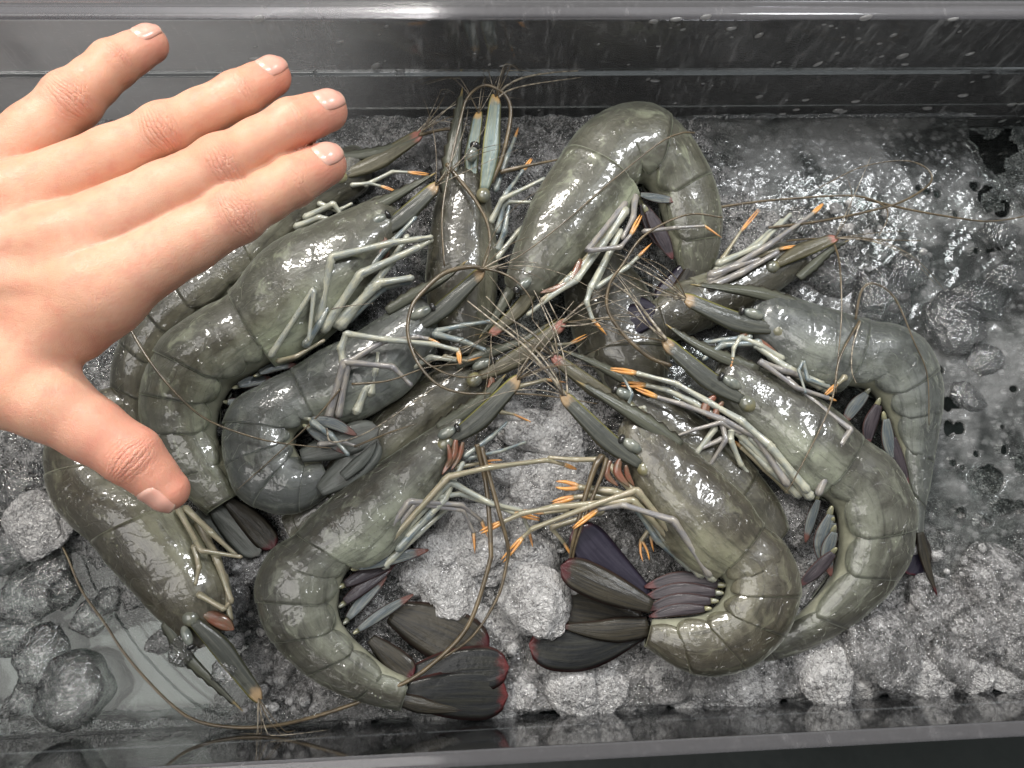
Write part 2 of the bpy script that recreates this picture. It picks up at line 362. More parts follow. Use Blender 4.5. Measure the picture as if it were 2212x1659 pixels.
def cr(A, s):                # Catmull-Rom through rows of A
    A = np.asarray(A, float); n = len(A)
    s = min(max(s, 0), n - 1 - 1e-6); i = int(s); t = s - i
    p1, p2 = A[i], A[i + 1]
    p0 = A[i - 1] if i > 0 else 2 * p1 - p2
    p3 = A[i + 2] if i + 2 < n else 2 * p2 - p1
    return 0.5 * (2 * p1 + (p2 - p0) * t + (2 * p0 - 5 * p1 + 4 * p2 - p3) * t * t + (3 * p1 - p0 - 3 * p2 + p3) * t ** 3)
def unit(v): return v / (np.linalg.norm(v) + 1e-12)

def tube(name, pts, rad, mat, parent, m=8, kind=None):
    pts = np.asarray(pts, float); n = len(pts); rad = np.asarray(rad, float)
    T = np.gradient(pts, axis=0); T /= np.linalg.norm(T, axis=1)[:, None] + 1e-12
    N = np.cross(T[0], [0, 0, 1.0]); N = unit(N if np.linalg.norm(N) > 1e-3 else np.array([1.0, 0, 0]))
    a = np.arange(m) * 2 * np.pi / m; V = []; UV = []; L = 0
    for i in range(n):
        N = unit(N - T[i] * N.dot(T[i])); B = np.cross(T[i], N)
        if i: L += np.linalg.norm(pts[i] - pts[i - 1])
        V.append(pts[i] + rad[i] * (np.cos(a)[:, None] * N + np.sin(a)[:, None] * B))
        UV += [(L, k / m) for k in range(m)]
    V = np.concatenate(V); F = grid_faces(n, m, True)
    F.append(list(range(m))[::-1]); F.append(list(range((n - 1) * m, n * m)))
    return mk(name, V, F, mat, parent, UV)

def blade(name, path, wpx, mat, parent, z, flip=1, shape='oval', thick=0.10, teeth=0, tilt=0.0, nl=18, lift=None):
    """flat organ with lens-shaped thickness along a pixel path; z: height per path point"""
    zz = np.linspace(z[0], z[1], len(path)) if len(z) == 2 else z
    A = np.array([P(u, v, q) for (u, v), q in zip(path, zz)])
    sc = pxs(*path[0], zz[0]); W = wpx * sc / 2
    m = 9; V = []; UV = []
    for i in range(nl):
        t = i / (nl - 1); s = t * (len(A) - 1)
        c = cr(A, s); T = unit(cr(A, s + 0.05) - cr(A, s - 0.05))
        B = unit(np.cross(T, [0, 0, 1.0])) * flip
        N = unit(np.cross(B, T)); N = N if N[2] > 0 else -N
        B2 = B * math.cos(tilt) + N * math.sin(tilt); N2 = N * math.cos(tilt) - B * math.sin(tilt)
        if shape == 'oval': wl = wr_ = (0.42 + 0.58 * math.sin(min(1, t * 1.5) * math.pi / 2)) * (max(0.0, 1 - max(0, (t - 0.72) / 0.28) ** 2.2)) ** 0.5
        elif shape == 'scale':      # one straight edge, one bowed, blunt end
            wl = 0.62 * (0.75 + 0.25 * t) * (1 if t < 0.93 else 1 - (t - 0.93) * 4)
            wr_ = (0.55 + 0.75 * math.sin(min(1, t * 2.2) * math.pi / 2)) * (1 - 0.55 * max(0, t - 0.45) / 0.55) * (1 if t < 0.94 else 1 - (t - 0.94) * 11)
        elif shape == 'lance': wl = wr_ = (1 - t) ** 0.75 * (0.8 + 0.6 * min(t * 3, 1)) / 1.2
        elif shape == 'leaf': wl = wr_ = math.sin(math.pi * (0.12 + 0.86 * t)) ** 0.7
        else: wl = wr_ = 1.0
        wl = max(wl, 0.03); wr_ = max(wr_, 0.03)
        saw = 0.0
        if teeth and t < 0.9: saw = ((t * teeth) % 1.0) * 0.45 * (1 - t * 0.5)
        for top in (1, -1):
            ks = range(m) if top == 1 else range(m - 2, 0, -1)
            for k in ks:
                x = k / (m - 1) * 2 - 1
                wd = W * (wl if x > 0 else wr_)
                off = x * wd + (saw * W if x > 0.99 else 0)
                h = thick * 0.5 * (1 - x ** 4) * (0.45 + 0.55 * (1 - t)) * top + (thick * 0.22 * math.cos(x * 10) * (1 - x ** 4) * (top == 1))
                V.append(c + B2 * off + N2 * (h - thick * 0.55 * x * x + 0.02 * math.sin(5 * t + 3 * x)))
                UV.append((t, (x + 1) / 2))
    mm = 2 * m - 2
    F = grid_faces(nl, mm, True); F.append(list(range(mm))[::-1]); F.append(list(range((nl - 1) * mm, nl * mm)))
    return mk(name, V, F, mat, parent, UV)

def ellipsoid(name, c, ax, mat, parent, n=10, m=14):
    V = []; ax = [np.asarray(a, float) for a in ax]
    for i in range(n):
        ph = math.pi * (i + 0.5) / n
        for j in range(m):
            th = 2 * math.pi * j / m
            V.append(np.asarray(c) + ax[0] * math.cos(ph) + ax[1] * math.sin(ph) * math.cos(th) + ax[2] * math.sin(ph) * math.sin(th))
    F = grid_faces(n, m, True); F.append(list(range(m))[::-1]); F.append(list(range((n - 1) * m, n * m)))
    return mk(name, V, F, mat, parent)

# ------------------------------------------------------------------ the setting: table, tray, water
def box(lo, hi, bev=0.0):
    x0, y0, z0 = lo; x1, y1, z1 = hi
    V = [(x, y, z) for z in (z0, z1) for x, y in ((x0, y0), (x1, y0), (x1, y1), (x0, y1))]
    F = [(0, 3, 2, 1), (4, 5, 6, 7), (0, 1, 5, 4), (1, 2, 6, 5), (2, 3, 7, 6), (3, 0, 4, 7)]
    return V, F
def bevel(o, wd, seg=3):
    b = o.modifiers.new('bevel', 'BEVEL'); b.width = wd * S; b.segments = seg; b.limit_method = 'ANGLE'
    return o
TH = 0.72
YF = P(1106, 285, 0)[1]
_d = ray(1106, 34); RIM = (CAM + YF / _d[1] * _d)[2]
YN = P(1106, 1618, RIM)[1]; TN = 0.52; TF = 0.95
XL = P(-40, 900, 0)[0] - 4.0; XR = P(2330, 900, 0)[0] + 2.0
tb = mk('table_top', *box((-130, -110, -3.6), (130, 130, -1.6)), 'table_top', smooth=False)
tag(tb, 'dark green black counter top under the clear tray', kind='structure')

tray = thing('tray', 'clear acrylic tray holding ice and prawns', 'tray', (0, (YF + YN) / 2, 0))
bevel(mk('tray_floor', *box((XL, YN + 0.003, -0.6), (XR, YF - 0.003, 0)), 'acrylic_floor', tray, smooth=False), 0.05)
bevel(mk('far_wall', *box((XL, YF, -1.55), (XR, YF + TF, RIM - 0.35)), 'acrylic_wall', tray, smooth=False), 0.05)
bevel(mk('near_wall', *box((XL, YN - TN, -1.55), (XR, YN, RIM - 0.35)), 'acrylic_near', tray, smooth=False), 0.05)
bevel(mk('side_wall', *box((XL - TH, YN - TN, -1.55), (XL - 0.003, YF + TF, RIM - 0.35)), 'acrylic_near', tray, smooth=False), 0.05)
bevel(mk('side_wall', *box((XR + 0.003, YN - TN, -1.55), (XR + TH, YF + TF, RIM - 0.35)), 'acrylic_near', tray, smooth=False), 0.05)
for nm, lo, hi in (('rim', (XL - TH, YF - 0.02, RIM - 0.345), (XR + TH, YF + TF + 0.03, RIM + 0.02)), ('rim', (XL - TH, YN - TN - 0.03, RIM - 0.345), (XR + TH, YN + 0.02, RIM + 0.02)),
                   ('rim', (XL - TH - 0.03, YN + 0.03, RIM - 0.345), (XL + 0.02, YF - 0.03, RIM + 0.02)), ('rim', (XR - 0.02, YN + 0.03, RIM - 0.345), (XR + TH + 0.03, YF - 0.03, RIM + 0.02))):
    bevel(mk(nm, *box(lo, hi), 'acrylic_rim', tray, smooth=False), 0.16, 4)
# rounded rib moulded along the far wall
def on_wall(u, v):
    d = ray(u, v); t = YF / d[1]; return CAM + t * d
rc_ = on_wall(680, 150)                                   # moulded step: its sloping top catches the lamp behind the tray
nrm = unit(unit(CAM - rc_) + unit(np.array([-30, 92, 105.0]) - rc_)); nrm[0] = 0; nrm = unit(nrm); tan = np.array([0, nrm[2], -nrm[1]])
cA, cB = rc_ + tan * 0.21, rc_ - tan * 0.21; sh_ = YF - 0.004 - cA[1]; cA[1] += sh_; cB[1] += sh_
prof = [(cA[1], cA[2]), (cB[1], cB[2]), (cB[1] + 0.03, cB[2] - 0.10), (YF - 0.004, cB[2] - 0.22)]
V = [(x, y, q) for x in (XL + 0.05, XR - 0.05) for y, q in prof]; n4 = len(prof)
bevel(mk('wall_step', V, [list(range(n4))[::-1], list(range(n4, 2 * n4))] + [[i, (i + 1) % n4, n4 + (i + 1) % n4, n4 + i] for i in range(n4)], 'acrylic_step', tray, smooth=False), 0.03)
for (u0, v0, u1, v1, rp) in ((8, 40, 68, 118, 30), (2190, 55, 2085, 165, 30)):
    a = P(u0, v0, RIM - 0.4); a[1] = YF + TF + 0.9
    d = ray(u0, v0); t = a[1] / d[1]; x = (CAM + t * d)[0]
    rr = 0.62; zb = on_wall(u1, v1)[2] - 0.4
    zs = np.concatenate([[RIM - 0.35] * 1, np.linspace(RIM - 0.4, zb + 0.3, 8), [zb + 0.12, zb + 0.02, zb]])
    rs = [rr] * 9 + [rr * 0.93, rr * 0.7, rr * 0.3]
    tube('corner_post', [(x, a[1], q) for q in zs], rs, 'acrylic_rod', tray, 20)

def sheet(x0, x1, y0, y1, nx, ny, zf):
    xs = np.linspace(x0, x1, nx); ys = np.linspace(y0, y1, ny)
    V = [(x, y, zf(x, y)) for x in xs for y in ys]
    return V, [f[::-1] for f in grid_faces(nx, ny, False)]
WZ = 1.0
wt = mk('water', *sheet(XL + 0.02, XR - 0.02, YN + 0.02, YF - 0.02, 40, 30, lambda x, y: WZ), 'water')
tag(wt, 'shallow melt water lying on the tray floor', kind='structure')

# water drops beaded on the far wall
def drops():
    rnd = random.Random(3); V = []; F = []
    spots = [(1525, 35), (1415, 173), (1767, 137), (1762, 283), (1740, 215), (1848, 218), (2003, 233), (2055, 259), (2058, 40), (2095, 115), (2130, 165), (2165, 260), (1640, 208), (1605, 267), (1412, 45), (1460, 40), (1950, 120),
             (1955, 138), (2080, 205), (735, 90), (550, 125), (560, 40), (1640, 75), (1930, 75), (1820, 240), (1690, 245), (2185, 225), (2200, 262), (812, 142), (864, 152), (30, 240), (60, 235), (1580, 60), (1870, 37), (1720, 236), (1810, 238)]
    spots += [(rnd.uniform(1150, 2200), rnd.uniform(45, 275)) for _ in range(45)] + [(rnd.uniform(380, 1100), rnd.uniform(45, 230)) for _ in range(16)]
    for i, (u, v) in enumerate(spots):
        c = on_wall(u, v); c[1] = YF - 0.02
        r = rnd.uniform(0.10, 0.24) * (1.0 if i < 36 else 0.45); an = rnd.uniform(0.0, 0.8); a = np.array([math.cos(an), 0, math.sin(an)]); b = np.array([-math.sin(an), 0, math.cos(an)])
        k0 = len(V); n, m = 5, 10; lr = rnd.uniform(0.4, 0.9)
        for q in range(n):
            ph = q / n * math.pi / 2
            for j in range(m):
                th = 2 * math.pi * j / m
                V.append(c + a * r * 1.5 * math.cos(ph) * math.cos(th) + b * r * lr * math.cos(ph) * math.sin(th) + np.array([0, -0.55 * r * math.sin(ph), 0]))
        V.append(c + np.array([0, -0.55 * r, 0]))
        F += [[k0 + x for x in f] for f in grid_faces(n, m, True)]
        F += [[k0 + (n - 1) * m + j, k0 + (n - 1) * m + (j + 1) % m, k0 + n * m] for j in range(m)]
    o = mk('water_drops', V, F, 'drop')
    tag(o, 'small water drops beaded on the far clear wall', 'water drops', kind='stuff')
drops()

# ------------------------------------------------------------------ ice
def blob(px, py, cx, cy, sx, sy): return math.exp(-((px - cx) / sx) ** 2 - ((py - cy) / sy) ** 2)
def low_mask(u, v):         # where the bed gives way to open water (near left corner, right hand slab)
    return max(blob(u, v, 300, 1460, 260, 150), blob(u, v, 60, 1400, 220, 260), blob(u, v, 2150, 700, 260, 480) * 0.9, blob(u, v, 2000, 300, 420, 160) * 0.8)
def to_px(x, y, z):
    c = RW.T @ (np.array([x, y, z]) - CAM); return CU + F_PX * c[0] / -c[2], CV - F_PX * c[1] / -c[2]
def to_px_a(X):
    c = (X - CAM) @ RW; return CU + F_PX * c[:, 0] / -c[:, 2], CV - F_PX * c[:, 1] / -c[:, 2]
def make_bed():
    nx, ny = 420, 300
    xs = np.linspace(XL + 0.1, XR - 0.1, nx); ys = np.linspace(YN + 0.08, YF - 0.08, ny)
    X, Y = [q.ravel() for q in np.meshgrid(xs, ys, indexing='ij')]; p = np.stack([X, Y, np.zeros_like(X)], 1)
    u, v = to_px_a(p + np.array([0, 0, 2.0]))
    g = lambda cx, cy_, sx, sy: np.exp(-((u - cx) / sx) ** 2 - ((v - cy_) / sy) ** 2)
    lm = np.minimum(1, 1.25 * np.maximum.reduce([g(300, 1460, 260, 150), g(60, 1400, 220, 260), g(2150, 700, 260, 480) * 0.9, g(2000, 300, 420, 160) * 0.8]))
    pile = np.maximum.reduce([g(700, 780, 300, 230), g(1270, 640, 330, 150), g(1600, 870, 260, 230), g(1000, 560, 160, 180)]) * (1 - g(1130, 1000, 150, 140))
    base = 2.25 * (1 - lm) - 0.2 * lm - 1.5 * np.minimum(1, pile * 1.2)
    lump = 0.5 * (0.6 - worley(p * 0.55 + 3.1)) + 0.35 * (0.5 - worley(p * 1.5 + 1.1)) + 0.30 * fbm(p, 0.9, 4) + 0.06 * fbm(p, 5.0, 2)
    edge = np.clip(np.minimum((Y - YN) / 0.22, (YF - Y) / 0.4), 0, 1)
    p[:, 2] = np.maximum(0.06, base * (0.35 + 0.65 * edge) + lump * (0.9 - 0.5 * lm))
    open_ = lm + 0.35 * fbm(p, 0.5, 3, 6) > 0.78          # open water, no ice on the tray floor
    return mk('crushed_ice', p, [f[::-1] for f in grid_faces(nx, ny, False) if not open_[f].any()], 'ice_grey')
bed = make_bed()
tag(bed, 'bed of crushed wet grey ice under the prawns', 'ice', kind='stuff')

import bmesh
CH = {}
def chunk_mesh(i, mat, smooth_lump):
    if (i, mat) in CH: return CH[(i, mat)]
    bm = bmesh.new(); bmesh.ops.create_icosphere(bm, subdivisions=5, radius=1.0)
    sd = 11.3 * i + 2
    p = np.array([v.co for v in bm.verts])
    k = 1 + 0.40 * fbm(p, 0.9, 2, sd)
    if not smooth_lump: k = k + 0.12 * (0.55 - worley(p * 1.7 + sd)) + 0.26 * fbm(p, 1.9, 3, sd + 5) + 0.10 * (0.5 - worley(p * 8.0 + sd)) + 0.07 * fbm(p, 11.0, 2, sd + 9)
    q3 = p * k[:, None]
    if not smooth_lump:
        rs = np.random.RandomState(int(i) * 7 + 1)
        for _ in range(5):                       # broken faces
            nn = rs.normal(size=3); nn /= np.linalg.norm(nn); d = q3 @ nn; lim = rs.uniform(0.6, 0.9)
            q3 = q3 - np.where(d > lim, (d - lim) * 0.6, 0)[:, None] * nn
    for v, q in zip(bm.verts, q3): v.co = q
    me = bpy.data.meshes.new('ice_chunk'); bm.to_mesh(me); bm.free()
    me.materials.append(MAT[mat]); me.polygons.foreach_set('use_smooth', np.ones(len(me.polygons), bool))
    CH[(i, mat)] = me
    return me
rc = random.Random(21)
def chunk(u, v, r, z, mat, label, group=None, smooth=False, flat=0.50, idx=None):
    me = chunk_mesh((rc.randrange(9) if not smooth else 20 + rc.randrange(3)) if idx is None else idx, mat, smooth)
    o = bpy.data.objects.new('ice_chunk', me); COL.objects.link(o)
    q = r * pxs(u, v, z) * 1.12
    c = P(u, v, z); c[1] = min(max(c[1], YN + 0.72 * q), YF - 0.8 * q)      # stays inside the tray walls
    o.location = Vector(c) * S
    o.scale = Vector((q * rc.uniform(0.9, 1.12), q * rc.uniform(0.85, 1.05), q * flat)) * S
    o.rotation_euler = (rc.uniform(-0.25, 0.25), rc.uniform(-0.25, 0.25), rc.uniform(0, 6.28))
    tag(o, label, 'ice', group)
for u, v, r, z, lb in (
        (1150, 930, 62, 2.3, 'ice lump just below the crossing pale whisker tips in the middle'),
        (1090, 900, 46, 2.2, 'ice lump against the front left prawn antenna blade'),
        (1205, 945, 55, 2.2, 'ice lump against the underside of the front right prawn antenna blade'),
        (1235, 885, 36, 2.2, 'topmost ice lump of the central gap, beside the right antenna blade tip'),
        (1160, 1040, 60, 2.2, 'ice lump above the crossed orange claws in the central gap'),
        (1225, 1030, 50, 2.3, 'ice lump behind the open orange pincers of the front right prawn'),
        (1090, 1010, 42, 2.2, 'ice lump behind the two dark whiskers of the front left prawn'),
        (1010, 1165, 72, 2.5, 'broad ice lump below the bent legs of the front left prawn'),
        (945, 1195, 55, 2.3, 'ice lump beside the pale leg bundle of the front left prawn'),
        (900, 1235, 45, 2.1, 'ice lump touching the swimmerets of the front left prawn'),
        (980, 1265, 66, 2.4, 'ice lump in the curl of the front left prawn, above its brown tail blade'),
        (1065, 1205, 48, 2.2, 'ice lump between the two long dark whiskers in the central gap'),
        (1000, 1330, 55, 2.1, 'ice lump resting on the upper edge of the brown tail blade'),
        (1090, 1345, 48, 1.9, 'ice lump right of the red tipped brown tail blade'),
        (1150, 1195, 50, 2.4, 'ice lump under the hanging orange claws, above the largest white lump'),
        (1110, 1125, 45, 2.3, 'ice lump directly under the crossing orange claws')):
    chunk(u, v, r, z, 'ice_white', lb, 'ice lumps in the central gap')
chunk(1160, 1290, 78, 3.1, 'ice_white', 'large bright white ice lump between the two dark tail fans')
for u, v, r, z, lb in (
        (1335, 1165, 50, 2.2, 'grey ice lump between the purple tail blade and the front right prawn legs'),
        (1300, 1095, 45, 2.0, 'grey ice lump under the longest legs of the front right prawn'),
        (1400, 1200, 38, 2.0, 'small grey ice lump under the small orange pincer of the front right prawn')):
    chunk(u, v, r, z, 'ice_grey', lb, 'ice lumps under the front right prawn')
for u, v, r, z, lb in (
        (700, 1515, 40, 1.5, 'ice lump below the front left prawn back, beside the trailing whisker'),
        (760, 1545, 38, 1.4, 'ice lump left of the front left tail base at the near wall'),
        (715, 1562, 32, 1.1, 'leftmost small ice lump touching the near wall'),
        (905, 1548, 42, 1.5, 'ice lump under the thin tail spike of the front left prawn'),
        (965, 1558, 42, 1.5, 'ice lump below the front left dark tail fan'),
        (1095, 1545, 52, 1.7, 'ice lump below the red edged end of the front left tail fan'),
        (1152, 1562, 27, 1.2, 'small round ice lump at the near wall right of the left tail fan'),
        (1120, 1480, 42, 1.8, 'ice lump touching the right end of the front left tail fan'),
        (1290, 1492, 52, 1.9, 'ice lump just right of the broad rounded lump at the near wall'),
        (1345, 1528, 48, 1.5, 'ice lump at the wall left of the front right prawn bend'),
        (1400, 1518, 45, 1.5, 'ice lump at the wall under the front right tail base'),
        (1430, 1458, 50, 1.8, 'ice lump touching the front right prawn back from below'),
        (1478, 1512, 42, 1.6, 'ice lump at the wall left of the lowest point of the front right prawn'),
        (1540, 1500, 45, 1.6, 'ice lump directly under the lowest point of the front right prawn'),
        (1600, 1500, 52, 1.7, 'ice lump right of the lowest point of the front right prawn'),
        (1655, 1465, 50, 1.7, 'ice lump in the notch between the front right and second right prawns'),
        (1880, 1495, 58, 1.8, 'ice lump at the wall below the biggest grey lump'),
        (2000, 1472, 58, 1.9, 'ice lump right of and below the biggest grey lump'),
        (1950, 1520, 42, 1.4, 'small ice lump at the wall below right of the biggest grey lump'),
        (2120, 1500, 58, 1.8, 'ice lump at the near wall close to the right edge'),
        (2190, 1478, 50, 1.9, 'rightmost ice lump at the near wall'),
        (1340, 1440, 45, 1.7, 'ice lump below the front right tail fan base'),
        (1180, 1420, 42, 1.7, 'ice lump between the ends of the two dark tail fans'),
        (1720, 1525, 40, 1.4, 'small ice lump left of the knobbly white lump at the wall'),
        (1830, 1530, 38, 1.3, 'small ice lump right of the knobbly white lump at the wall'),
        (2060, 1530, 40, 1.3, 'small low ice lump at the wall near the right corner')):
    chunk(u, v, r, z, 'ice_white', lb, 'ice lumps along the near wall')
chunk(1230, 1468, 72, 2.1, 'ice_white', 'broad rounded white ice lump near the wall below the front right tail fan')
chunk(1785, 1492, 72, 2.2, 'ice_white', 'knobbly white ice lump below the front right prawn bend')
chunk(1905, 1405, 80, 2.3, 'ice_grey', 'biggest grey ice lump, right of the curled second right prawn')
for u, v, r, z, lb in (
        (2060, 1425, 62, 2.1, 'grey ice lump right of the biggest grey lump'),
        (2090, 1365, 72, 2.2, 'large grey ice lump above the right end of the near wall heap'),
        (2180, 1330, 80, 2.2, 'large grey ice lump at the right edge, above the near corner'),
        (2010, 1290, 50, 2.0, 'grey ice lump at the spiked tail tip of the upper right prawn'),
        (1985, 1350, 50, 2.0, 'grey ice lump between the spiked tail tip and the biggest grey lump'),
        (2145, 1235, 66, 1.9, 'topmost grey ice lump of the right heap, on the flat ice'),
        (2200, 1405, 60, 2.1, 'grey ice lump at the right edge just above the near wall row')):
    chunk(u, v, r, z, 'ice_grey', lb, 'ice lumps near the right corner')
chunk(1692, 1112, 58, 2.4, 'ice_grey', 'dark grey ice lump between the front right and second right prawns')
for u, v, r, z, lb in (
        (1150, 300, 36, 1.6, 'frosty ice lump right of the upright prawn blue blade'),
        (905, 325, 50, 1.8, 'frosty ice lump between the brown blade and the upright prawn'),
        (960, 300, 42, 1.7, 'frosty ice lump touching the upright prawn spike on its left'),
        (830, 395, 42, 1.8, 'frosty ice lump beside the fingertip of the index finger'),
        (885, 400, 45, 1.8, 'frosty ice lump under the small orange claws by the fingertips'),
        (1190, 330, 30, 1.5, 'small frosty ice lump left of the biggest prawn back')):
    chunk(u, v, r, z, 'ice_grey', lb, 'ice lumps behind the upright prawn')
for u, v, r, z, lb in (
        (1905, 645, 58, 1.8, 'glassy ice lump behind the back of the upper right prawn'),
        (2060, 700, 70, 1.6, 'largest glassy ice lump on the flat ice at right'),
        (2100, 650, 50, 1.6, 'glassy ice lump just above the largest glassy lump'),
        (1960, 580, 42, 1.7, 'glassy ice lump under the arched whisker at right'),
        (2090, 855, 34, 1.6, 'small glassy ice lump beside the paired melt holes'),
        (2180, 600, 40, 1.6, 'glassy ice lump at the right edge, above the largest glassy one'),
        (1800, 600, 45, 1.8, 'glassy ice lump between the leg bundle and the upper right prawn'),
        (1740, 480, 36, 1.6, 'glassy ice lump under the tips of the upward leg bundle'),
        (2160, 500, 34, 1.6, 'glassy ice lump below the long whisker at the right edge'),
        (2120, 780, 36, 1.5, 'small glassy ice lump just below the largest glassy lump')):
    chunk(u, v, r, z, 'ice_clear', lb, 'ice lumps on the right hand slab')
for u, v, r, z, lb in (
        (105, 1240, 48, 1.1, 'clear ice lump just below the round frosty ball'),
        (60, 1290, 58, 1.1, 'big clear ice lump at the left edge under the frosty ball'),
        (135, 1275, 40, 1.1, 'clear ice lump beside the trailing whisker, right of the left edge pile'),
        (20, 1180, 50, 1.2, 'clear ice lump left of the round frosty ball'),
        (165, 1060, 40, 1.5, 'clear ice lump against the lower left prawn back'),
        (110, 1000, 50, 1.5, 'clear ice lump left of the lower left prawn bend'),
        (30, 960, 42, 1.5, 'clear ice lump under the lower edge of the hand at the left'),
        (40, 1050, 52, 1.5, 'clear ice lump just above the round frosty ball'),
        (230, 1300, 30, 1.1, 'small clear ice lump against the lower left prawn head'),
        (30, 1370, 50, 0.9, 'clear ice lump at the left edge above the corner pile'),
        (100, 1425, 60, 0.9, 'clear ice lump just above the smooth egg shaped one'),
        (60, 1515, 36, 0.8, 'small clear ice lump left of the smooth egg shaped one'),
        (200, 1330, 40, 0.9, 'clear ice lump where the whisker meets the open water')):
    chunk(u, v, r, z, 'ice_clear', lb, 'melting ice lumps at the left edge')
chunk(78, 1140, 58, 1.9, 'ice_white', 'round frosty ice ball at the left edge below the hand')
chunk(148, 1490, 74, 1.3, 'ice_clear', 'smooth clear egg shaped ice lump in the near left corner', smooth=True)
for u, v, r, z, lb in (
        (500, 1290, 40, 2.2, 'ice lump between the lower left prawn mouth and the front left prawn'),
        (540, 1235, 34, 2.2, 'ice lump under the thin tail by the front left prawn back'),
        (560, 1430, 42, 1.8, 'ice lump right of the lower left prawn antenna blade'),
        (600, 1475, 36, 1.6, 'ice lump beside the orange tip of the lower left antenna blade'),
        (640, 1440, 40, 1.8, 'ice lump touching the front left prawn bend from the left'),
        (655, 1500, 36, 1.5, 'ice lump under the front left prawn bend'),
        (350, 1385, 28, 1.6, 'small ice lump under the lower left prawn snout')):
    chunk(u, v, r, z, 'ice_grey', lb, 'ice lumps beside the front left prawn')
chunk(392, 1408, 27, 4.1, 'ice_clear', 'small clear ice bit lying on the lowest left prawn head')
chunk(487, 1448, 26, 3.9, 'ice_clear', 'small clear ice bit lying between rostrum and antenna scale at lower left')

# crumbs and slush between the lumps
def crumbs():
    bm = bmesh.new(); bmesh.ops.create_icosphere(bm, subdivisions=2, radius=1.0); bm.verts.ensure_lookup_table()
    p0 = np.array([v.co for v in bm.verts]); f0 = np.array([[v.index for v in f.verts] for f in bm.faces]); bm.free()
    rs = np.random.RandomState(9); V = []; F = []; k = 0
    def put(u, v, r, z):
        nonlocal k
        c = P(u, v, z); q = r * pxs(u, v, z)
        if c[1] < YN + 1.4 * q or c[1] > YF - 1.4 * q: return
        sh = p0 * (1 + 0.9 * fbm(p0, 1.6, 3, rs.uniform(0, 90)))[:, None] * rs.uniform(0.65, 1.2, 3)
        a = rs.uniform(0, 6.28); M = np.array([[math.cos(a), -math.sin(a), 0], [math.sin(a), math.cos(a), 0], [0, 0, 0.8]])
        V.append(c + q * sh @ M.T); F.append(f0 + k * len(p0)); k += 1
    for _ in range(18): put(rs.uniform(620, 2230), rs.uniform(1415, 1575), rs.uniform(6, 20), rs.uniform(1.3, 2.4))
    for _ in range(14): put(rs.normal(1130, 85), rs.uniform(860, 1430), rs.uniform(6, 18), rs.uniform(2.2, 2.9))
    for _ in range(60): put(rs.uniform(1960, 2230), rs.uniform(1180, 1500), rs.uniform(6, 22), rs.uniform(1.7, 2.5))
    for _ in range(45): put(rs.uniform(480, 660), rs.uniform(1220, 1540), rs.uniform(6, 18), rs.uniform(1.6, 2.4))
    for _ in range(14): put(rs.uniform(780, 1240), rs.uniform(270, 420), rs.uniform(6, 18), rs.uniform(1.5, 2.2))
    for _ in range(12): put(rs.uniform(1640, 2000), rs.uniform(430, 680), rs.uniform(6, 16), rs.uniform(1.7, 2.2))
    o = mk('ice_crumbs', np.concatenate(V), np.concatenate(F).tolist(), 'ice_white')
    tag(o, 'small wet ice crumbs and slush between the lumps', 'ice', kind='stuff')
crumbs()

# flat refrozen sheet at the right with melt holes
def slab():
    holes = [(2140, 1040, 34, 28), (2078, 1106, 9, 9), (2132, 1126, 11, 10), (2172, 1096, 20, 15), (2205, 1000, 12, 18), (2205, 1095, 10, 12), (2050, 872, 8, 12), (2066, 868, 14, 12), (2052, 925, 9, 14), (2073, 925, 10, 12), (2140, 425, 26, 32), (2108, 402, 11, 11),
             (2165, 445, 18, 20), (1985, 405, 5, 5), (2003, 413, 6, 5), (2025, 418, 6, 6), (2065, 461, 5, 6), (2110, 540, 5, 5), (2135, 540, 5, 5), (2145, 540, 4, 4), (2160, 535, 5, 4), (2130, 615, 4, 4), (2158, 612, 5, 5), (2165, 922, 5, 5), (2110, 980, 5, 5), (2170, 970, 8, 11),
             (2080, 1010, 4, 4), (2030, 800, 7, 7), (2010, 760, 5, 6), (2125, 690, 6, 5), (2190, 840, 9, 7), (2100, 1180, 6, 6), (2040, 1150, 5, 5), (2060, 1000, 5, 5), (2150, 330, 30, 40), (2212, 330, 60, 55)]
    z = 1.62
    a = P(1380, 292, z); x0 = a[0]; y1 = YF - 0.1; x1 = XR - 0.05; y0 = P(2100, 1300, z)[1]
    nx, ny = 440, 500
    X, Y = [q.ravel() for q in np.meshgrid(np.linspace(x0, x1, nx), np.linspace(y0, y1, ny), indexing='ij')]
    p = np.stack([X, Y, np.full_like(X, z)], 1); u, v = to_px_a(p)
    wob = fbm(p, 0.8, 3, 4); e = np.full(len(p), 9.0)
    for hu, hv, ru, rv in holes: e = np.minimum(e, np.hypot((u - hu) / ru, (v - hv) / rv) + 0.75 * wob)
    p[:, 2] += 0.10 * wob + 0.03 * fbm(p, 3.0, 2, 1) - np.where((e > 1) & (e < 1.5), 0.14 * ((1.5 - e) / 0.5) ** 2, 0)
    keep = ((e >= 1) & ~((u > 2095) & (v < 300 + (u - 2095) * 0.75))).reshape(nx, ny); V = p
    k4 = (keep[:-1, :-1] & keep[1:, :-1] & keep[:-1, 1:] & keep[1:, 1:]).ravel()
    F = [q[::-1] for q, ok in zip(grid_faces(nx, ny, False), k4) if ok]
    o = mk('ice_slab', V, F, 'ice_slab')
    so = o.modifiers.new('thickness', 'SOLIDIFY'); so.thickness = 0.35 * S; so.offset = -1
    tag(o, 'flat grey refrozen ice sheet with dark melt holes at the right', 'ice sheet')
slab()
